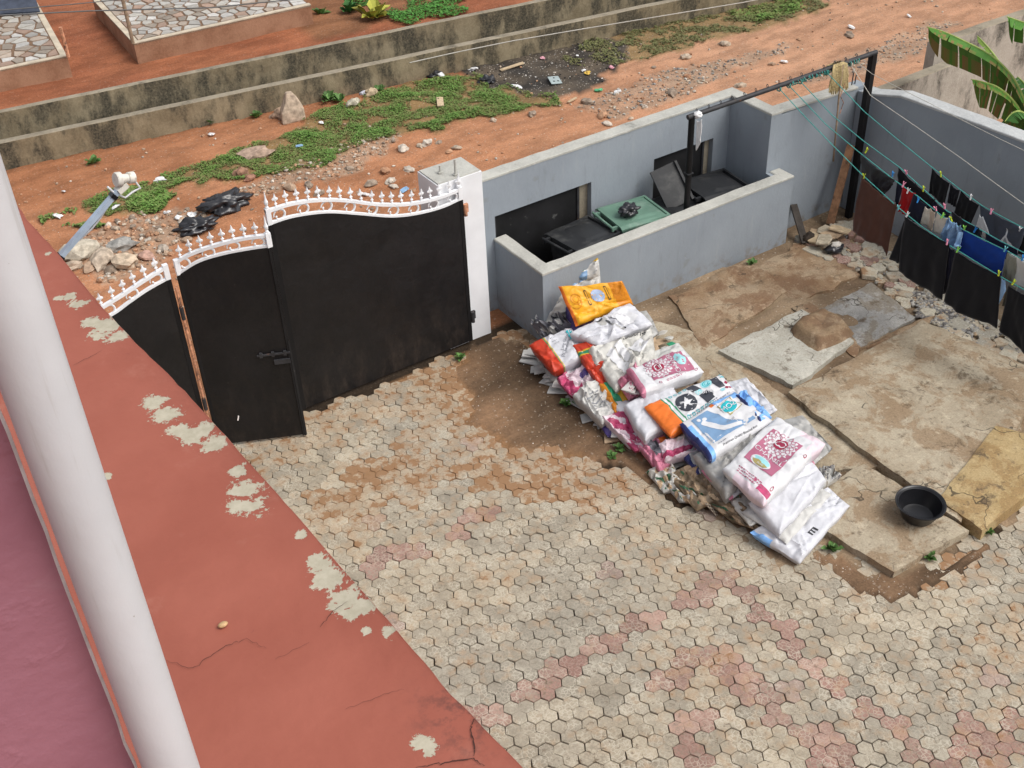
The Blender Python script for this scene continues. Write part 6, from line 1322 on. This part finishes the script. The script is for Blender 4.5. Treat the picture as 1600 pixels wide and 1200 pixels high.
lit = [(330, 211, 'white'), (468, 229, 'blue'), (502, 193, 'white'), (250, 283, 'white'), (805, 135, 'white'), (812, 137, 'white'), (918, 116, 'yellow'), (955, 108, 'pink'), (935, 140, 'green'), (965, 142, 'white'), (820, 74, 'white'), (838, 78, 'white'), (700, 110, 'white'), (690, 122, 'white'), (740, 108, 'white'), (902, 92, 'white'), (848, 92, 'pink'), (632, 294, 'blue'), (180, 325, 'white'), (210, 318, 'white'), (235, 322, 'white'), (100, 300, 'white'), (90, 338, 'white'), (1420, 25, 'white'), (1225, 94, 'white'), (1330, 44, 'white'), (912, 110, 'white'), (570, 300, 'white'), (280, 340, 'white'), (260, 330, 'white'), (300, 335, 'white')]
for i, (px, py, cn) in enumerate(lit):
    p = on_z(px, py, 0); s = r_.uniform(.04, .09); o = bpy.data.objects.new('litter', LM[i % 4]); COL.objects.link(o); o.location = (p.x, p.y, gz(p.x, p.y)+.03); o.scale = (s, s, s); o.rotation_euler = (r_.uniform(-.3, .3), r_.uniform(-.3, .3), r_.uniform(0, 6)); o.color = LC[cn]+(1,)
    uniq = {'yellow': 'yellow wrapper on the right of the burnt patch', 'pink': 'pinkish scrap of plastic by the burnt patch', 'green': 'green bottle scrap at the edge of the lane', 'blue': 'small blue plastic scrap lying outside the gate'}.get(cn, 'small crumpled white scrap lying across the lane and grass')
    tag(o, uniq, 'litter', 'litter scraps outside the wall')

# ------------------------------------------------------------------ green ground cover
def cover(name, label, zpoly, n, zf, cols, seed, h=(.02, .06), sz=(.018, .04), thr=-.05, fr=1.4):
    r_ = random.Random(seed); xs = [p[0] for p in zpoly]; ys = [p[1] for p in zpoly]; m = MB(); k = t = 0
    while k < n and t < n*14:
        t += 1; x, y = r_.uniform(min(xs), max(xs)), r_.uniform(min(ys), max(ys))
        dens = fbm(x*fr, y*fr, seed)+.35*nz(x*5, y*5, 2)
        if dens < thr+r_.uniform(-.15, .15) or not inpoly(wob(x, y, .25), zpoly): continue
        k += 1; s = r_.uniform(*sz); a = r_.uniform(0, 6.28); tl = r_.uniform(-.15, .75); z = zf(x, y)+r_.uniform(*h)*(.5+max(0, dens)*1.6)
        ux, uy = math.cos(a), math.sin(a); vx, vy = -uy, ux; dz = math.sin(tl)*s
        c = cm(cols[0], cols[1], min(1, max(0, .5+dens*.7+r_.uniform(-.4, .4))))
        P = [(x-ux*s, y-uy*s, z-dz), (x+vx*s*.55, y+vy*s*.55, z+.006), (x+ux*s, y+uy*s, z+dz), (x-vx*s*.55, y-vy*s*.55, z+.006)]
        m.add(P, [(0, 1, 2, 3)], 0, c)
    o = m.build(name, MT['leaf']); tag(o, label, 'ground cover', kind='stuff')
GR1 = ((.175, .155, .060), (.130, .250, .050)); GR2 = ((.17, .145, .065), (.15, .165, .060))
cover('ground_cover', 'green creeping weeds along the far side of the lane', Z_GRASS[0], 42000, gz, GR1, 3, thr=-.27, sz=(.009, .026), h=(.005, .045), fr=2.2)
cover('ground_cover', 'dull olive grass behind the burnt patch', Z_GRASS[1], 9000, gz, GR2, 5, thr=-.05, sz=(.012, .03), h=(.005, .03), fr=2.4)
cover('ground_cover', 'bright weeds at the far end of the lane', zone([(1130, 20), (1160, 0), (1260, 0), (1250, 18), (1190, 32)]), 2500, gz, GR1, 7, thr=-.4)
cover('ground_cover', 'sparse weeds near the satellite arm', zone([(60, 340), (130, 320), (260, 270), (290, 300), (200, 345), (120, 365)]), 3000, gz, GR1, 9, thr=.08)
cover('ground_cover', 'bright weeds on the raised plot', zone([(538, 8), (560, -30), (760, -40), (722, 24), (640, 36), (590, 32)], .66), 5000, lambda x, y: .67, ((.05, .11, .02), (.08, .24, .04)), 11, thr=-.12)
LEAFM = MT['leaf']
def weed(px, py, z, s, label, col=(.095, .19, .05), n=16, seed=1, name='weed'):
    r_ = random.Random(seed); p = on_z(px, py, z); m = MB()
    for i in range(n):
        a = r_.uniform(0, 6.28); L = s*r_.uniform(.5, 1); e = r_.uniform(.3, 1.2); d_ = Vector((math.cos(a)*math.cos(e), math.sin(a)*math.cos(e), math.sin(e))); sd_ = Vector((-math.sin(a), math.cos(a), 0))*L*.28; b = p+Vector((r_.uniform(-1, 1), r_.uniform(-1, 1), 0))*s*.2
        tip = b+d_*L+Vector((0, 0, -.15*L)); mid_ = b+d_*L*.55+Vector((0, 0, .1*L)); c = mul(col, r_.uniform(.6, 1.35))
        m.add([b, mid_+sd_, tip, mid_-sd_], [(0, 1, 2, 3)], 0, c)
    tag(m.build(name, LEAFM, base=p), label, 'weed')
for i, (px, py, z, s, lab) in enumerate([(720, 560, .02, .10, 'small weed at the foot of the white pillar'), (884, 632, .02, .11, 'bright weed beside the scrap sheets'), (968, 702, .02, .10, 'dark weed in front of the pink film sack'), (955, 714, .01, .08, 'low weed between pavers and pile'), (1450, 872, .01, .10, 'weed under the corner of the basin slab'), (1300, 858, .01, .12, 'mossy weed beside the kerb block'), (1175, 412, .06, .10, 'weed at the foot of the enclosure wall'),
                                        (328, 192, 0, .16, 'weed left of the boulder by the drain wall'), (400, 183, 0, .18, 'bushy weed close to the boulder'), (512, 157, 0, .22, 'leafy weed right of the boulder'), (530, 158, 0, .18, 'second leafy weed right of the boulder'), (145, 255, 0, .16, 'lone weed on the bare orange soil'), (592, 142, 0, .16, 'weed behind the tan upright stone'), (500, 22, .66, .22, 'weed in front of the far porch'), (1545, 830, .02, .08, 'tiny weed by the ochre slab')]):
    weed(px, py, z, s, lab, seed=i+2, n=22)
weed(582, 28, .68, .42, 'yellow green spiky plant on the raised plot', (.30, .30, .05), 26, 77, 'spiky_plant')
weed(548, 18, .68, .3, 'dark leafy clump left of the spiky plant', (.04, .13, .03), 30, 78, 'leafy_plant')

# ------------------------------------------------------------------ porches across the lane, poles, cables
def clip(poly_, nx_, ny_, c_):
    out = []
    for i in range(len(poly_)):
        a, b = poly_[i-1], poly_[i]; da, db = a[0]*nx_+a[1]*ny_-c_, b[0]*nx_+b[1]*ny_-c_
        if da <= 0: out.append(a)
        if da*db < 0: t = da/(da-db); out.append((a[0]+(b[0]-a[0])*t, a[1]+(b[1]-a[1])*t))
    if out and len(out) > 1: out = out[1:]+out[:1]
    return out
MT['porch'] = aged_concrete('porch_screed', (.22, .11, .065), (.34, .19, .12), .25, (.6, .8)); MT['grout'] = aged_concrete('porch_grout', (.14, .09, .06), (.22, .14, .09), .2, (.6, .8), False)
MT['strip'] = simple('pale_porch_trim', (.50, .43, .33), .7, .15, 6, .2, 40)
def porch(label, corner, du, dv, lu, lv, z0, z1, seed, ntile):
    """crazy-paved slab: corner = near corner, du/dv unit directions"""
    O = Vector((corner[0], corner[1])); du = Vector(du).normalized(); dv = Vector(dv).normalized(); root = empty('porch', (O.x, O.y, z0), label, 'porch')
    W = lambda a, b: O+du*a+dv*b
    m = MB(); m.prism([tuple(W(a, b)) for a, b in ((0, 0), (lu, 0), (lu, lv), (0, lv))], z0-.1, z1); b_ = m.build('base', [MT['porch']], root)
    m = MB(); m.prism([tuple(W(a, b)) for a, b in ((.10, .10), (lu-.01, .10), (lu-.01, lv-.01), (.10, lv-.01))], z1-.01, z1+.004); m.build('screed', MT['grout'], root)
    for q_ in (((0, 0), (lu, 0), (lu, .095), (0, .095)), ((0, .096), (.095, .096), (.095, lv), (0, lv))):
        m = MB(); m.prism([tuple(W(a, b)) for a, b in q_], z1-.02, z1+.014); m.build('edging', MT['strip'], root)
    r_ = random.Random(seed); P = []
    t = 0; dmin = .62*math.sqrt(lu*lv/ntile)
    while len(P) < ntile and t < 9000:
        t += 1; c = (r_.uniform(.1, lu-.01), r_.uniform(.1, lv-.01))
        if all((c[0]-d_[0])**2+(c[1]-d_[1])**2 > dmin*dmin for d_ in P): P.append(c)
    for c in P:
        cell = [(.10, .10), (lu-.01, .10), (lu-.01, lv-.01), (.10, lv-.01)]
        for d_ in P:
            if d_ is c: continue
            nx_, ny_ = d_[0]-c[0], d_[1]-c[1]
            if nx_*nx_+ny_*ny_ > 1.2: continue
            cell = clip(cell, nx_, ny_, (d_[0]**2+d_[1]**2-c[0]**2-c[1]**2)/2)
            if len(cell) < 3: break
        if len(cell) < 3: continue
        g_ = Vector((sum(x for x, _ in cell)/len(cell), sum(y for _, y in cell)/len(cell))); k = r_.uniform(.76, .88)
        cell = [tuple(g_+(Vector(q_)-g_)*k*r_.uniform(.93, 1.03)) for q_ in cell]; w2 = W(g_.x, g_.y)
        m = MB(); m.prism([tuple(W(*q_)-w2) for q_ in cell], -.006, .010+r_.uniform(0, .003)); me = m.mesh('tile', MT['tile'])
        o = bpy.data.objects.new('tile', me); COL.objects.link(o); o.parent = root; o.location = Vector((w2.x, w2.y, z1+.006))-root.location
        o.color = mul(r_.choice([(.42, .40, .36), (.48, .45, .40), (.36, .34, .31), (.42, .34, .27), (.30, .25, .20), (.50, .48, .45), (.34, .23, .17)]), r_.uniform(.75, 1.1))+(1,)
    return root
TZ = .69; PZ = 1.0
a_ = on_z(209, 69, PZ).xy; b_ = on_z(486, 8, PZ).xy; c_ = on_z(157, 13, PZ).xy
porch('porch paved with broken marble pieces, right of the red path', a_, b_-a_, c_-a_, (b_-a_).length, 2.6, TZ, PZ, 3, 190)
a_ = on_z(105, 88, PZ).xy; b_ = on_z(0, 110, PZ).xy; c_ = on_z(67, 20, PZ).xy
porch('porch paved with broken marble pieces, at the upper left corner', a_, b_-a_, c_-a_, 2.2, 2.9, TZ, PZ, 5, 130)
for (px, py, lab) in ((208, 68, 'rusty iron pole at the corner of the right porch'), (107, 89, 'short iron pole at the corner of the left porch')):
    p = on_z(px, py, PZ+.015); top = on_y(190 if px > 150 else 96, -8 if px > 150 else 42, p.y); m = MB(); m.tube([p, (p.x, p.y, 3.2 if px > 150 else top.z)], .03, 8); tag(m.build('iron_pole', MT['rust'] if px < 150 else MT['stick'], base=p), lab, 'pole')
m = MB(); p = on_z(20, 12, PZ); MT['tarp'] = simple('blue_grey_sheet', (.05, .06, .085), .6, .3, 6, .2, 30)
vs = []; A_ = on_z(-60, 30, PZ+.02); B_ = on_z(64, 22, PZ+.02); dv_ = (on_z(67, 20, PZ)-on_z(105, 88, PZ)).normalized()
for i in range(13):
    q_ = lerp(A_, B_, i/12)
    for j in range(9): vs.append(q_+dv_*(.12*j)+Vector((0, 0, .05+.28*math.sin(j*.35)+.04*nz(i*.8, j*.9))))
m.add(vs+[v-Vector((0, 0, .02)) for v in vs], [(i*9+j, (i+1)*9+j, (i+1)*9+j+1, i*9+j+1) for i in range(12) for j in range(8)]+[(117+i*9+j, 117+i*9+j+1, 117+(i+1)*9+j+1, 117+(i+1)*9+j) for i in range(12) for j in range(8)])
tag(m.build('tarpaulin', MT['tarp'], smooth=True, base=A_), 'dark blue grey sheet lying on the upper left porch', 'sheet')
MT['cable'] = simple('grey_cable', (.10, .10, .10), .6, .1, 9, 0); MT['cable_pale'] = simple('pale_cable', (.40, .38, .34), .6, .1, 9, 0)
def cable(pts, r, mat, lab):
    m = MB(); m.tube(pts, r, 5); tag(m.build('cable', mat, base=pts[0]), lab, 'cable')
cable([on_y(-80, 30, 15.8), on_y(0, 24, 16.0), on_y(140, 17, 16.4), on_y(330, 12, 17.), on_y(640, -20, 18)], .010, MT['cable'], 'thicker dark cable crossing the upper left corner')
cable([on_y(-80, 18, 15.8), on_y(0, 16, 16.0), on_y(120, 6, 16.4), on_y(240, -6, 17.)], .007, MT['cable'], 'thin dark cable above the thicker one')
cable([(on_z(a, b, .5)) for a, b in ((640, 98), (716, 81), (800, 64), (900, 47), (1040, 24), (1160, 4), (1250, -14))], .010, MT['cable_pale'], 'pale cable strung along the lower drain wall')

# ------------------------------------------------------------------ banana plant behind the right wall
MT['banana'] = foliage('banana_leaf'); MT['banana_rib'] = simple('banana_midrib', (.30, .38, .10), .5, .15, 20, .1, 60); MT['banana_stem'] = simple('banana_stem', (.20, .17, .07), .7, .3, 9, .3, 30, stain=(.09, .06, .04))
bp = empty('banana_plant', (13.0, 8.0, 0), 'banana plant with torn leaves behind the boundary wall', 'banana plant')
m = MB(); m.tube([(13.0, 8.0, 0), (13.02, 8.0, .8), (12.98, 8.02, 1.6), (12.95, 8.05, 2.2)], [.13, .11, .09, .06], 12); m.build('stem', MT['banana_stem'], bp, smooth=True)
def bleaf(pts, wid, seed, tilt=1., cols=((.05, .15, .02), (.10, .25, .035)), dead=0., up=.35, lo=1.):
    """pts: midrib pixels with plane x; blade strips hang from both sides of the rib"""
    r_ = random.Random(seed); P = [on_x(a, b, X) for a, b, X in pts]; n = 46; Q = []
    for i in range(n+1):
        t = i/n*(len(P)-1); k = min(len(P)-2, int(t)); f = t-k; p0, p1, p2, p3 = P[max(0, k-1)], P[k], P[k+1], P[min(len(P)-1, k+2)]
        Q.append(.5*((2*p1)+(-p0+p2)*f+(2*p0-5*p1+4*p2-p3)*f*f+(-p0+3*p1-3*p2+p3)*f**3))
    m = MB(); m.tube(Q, [.006+.016*i/n for i in range(n+1)], 6); rib = m.build('leaf', MT['banana_rib'], bp, smooth=True); rib.name = 'midrib'
    m = MB()
    for side, sw in ((-1, lo), (1, up)):
        i = 1
        while i < n-3:
            L = r_.randint(2, 9); j = min(n-3, i+L); drop = r_.uniform(.85, 1.0); sw_ = r_.uniform(.0, .03)
            for k in range(i, j):
                for (c0, c1) in ((0, 1), (1, 2), (2, 3)):
                    quad = []
                    for kk, cc in ((k, c0), (k+1, c0), (k+1, c1), (k, c1)):
                        t = kk/n; W_ = wid*sw*min(1, (t*6)**.6)*(1-.25*t)*drop; f = cc/3; d_ = (Q[min(n, kk+1)]-Q[max(0, kk-1)]).normalized(); sdv = d_.cross(Vector((0, 0, 1))).normalized()*side
                        shr = (kk-(i+j)/2)*-.003*f if (j-i) else 0
                        out = Q[kk]+sdv*(W_*f*(.75 if side > 0 else .45))+Vector((0, 0, -W_*(f**1.5)*tilt*(.75 if side < 0 else .25)))+d_*(sw_*f+shr)
                        quad.append(out)
                    c = cm(cols[0], cols[1], r_.random()*.5+.5*(c0/3))
                    if dead and (r_.random() < dead or c1 == 3 and r_.random() < .5): c = cm(c, (.24, .13, .05), r_.uniform(.3, .9))
                    m.add(quad, [(0, 1, 2, 3)], 0, c)
            i = j
    o = m.build('leaf', MT['banana'], bp, smooth=False); rib.parent = o; return o
bleaf([(1448, 42, 12.3), (1475, 50, 12.4), (1510, 66, 12.5), (1550, 88, 12.6), (1580, 118, 12.75), (1597, 150, 12.85), (1606, 185, 12.95)], .62, 3, 1.1, dead=.07, up=.30, lo=1.1)
bleaf([(1517, 124, 12.4), (1535, 128, 12.45), (1558, 136, 12.55), (1580, 154, 12.7), (1598, 180, 12.85), (1612, 210, 12.95)], .52, 5, 1.2, dead=.25, up=.3, lo=1.0)
bleaf([(1573, 26, 12.7), (1590, 32, 12.75), (1612, 42, 12.8), (1640, 70, 12.9), (1650, 120, 12.95)], .5, 7, 1., up=.4, lo=1.1)
bleaf([(1527, 56, 13.2), (1540, 70, 13.1), (1553, 86, 13.05), (1575, 120, 13.0), (1600, 170, 12.97)], .16, 9, .9, cols=((.12, .20, .03), (.20, .30, .05)), up=.5, lo=.6)
bleaf([(1570, 190, 12.5), (1580, 178, 12.6), (1592, 174, 12.7), (1606, 182, 12.85), (1618, 205, 12.95)], .34, 11, 1.1, cols=((.03, .10, .02), (.06, .17, .03)), up=.6, lo=1.)
bleaf([(1590, 120, 13.2), (1600, 130, 13.1), (1615, 150, 13.0), (1625, 190, 12.95)], .3, 13, 1., cols=((.03, .10, .02), (.06, .17, .03)), up=.6, lo=1.)
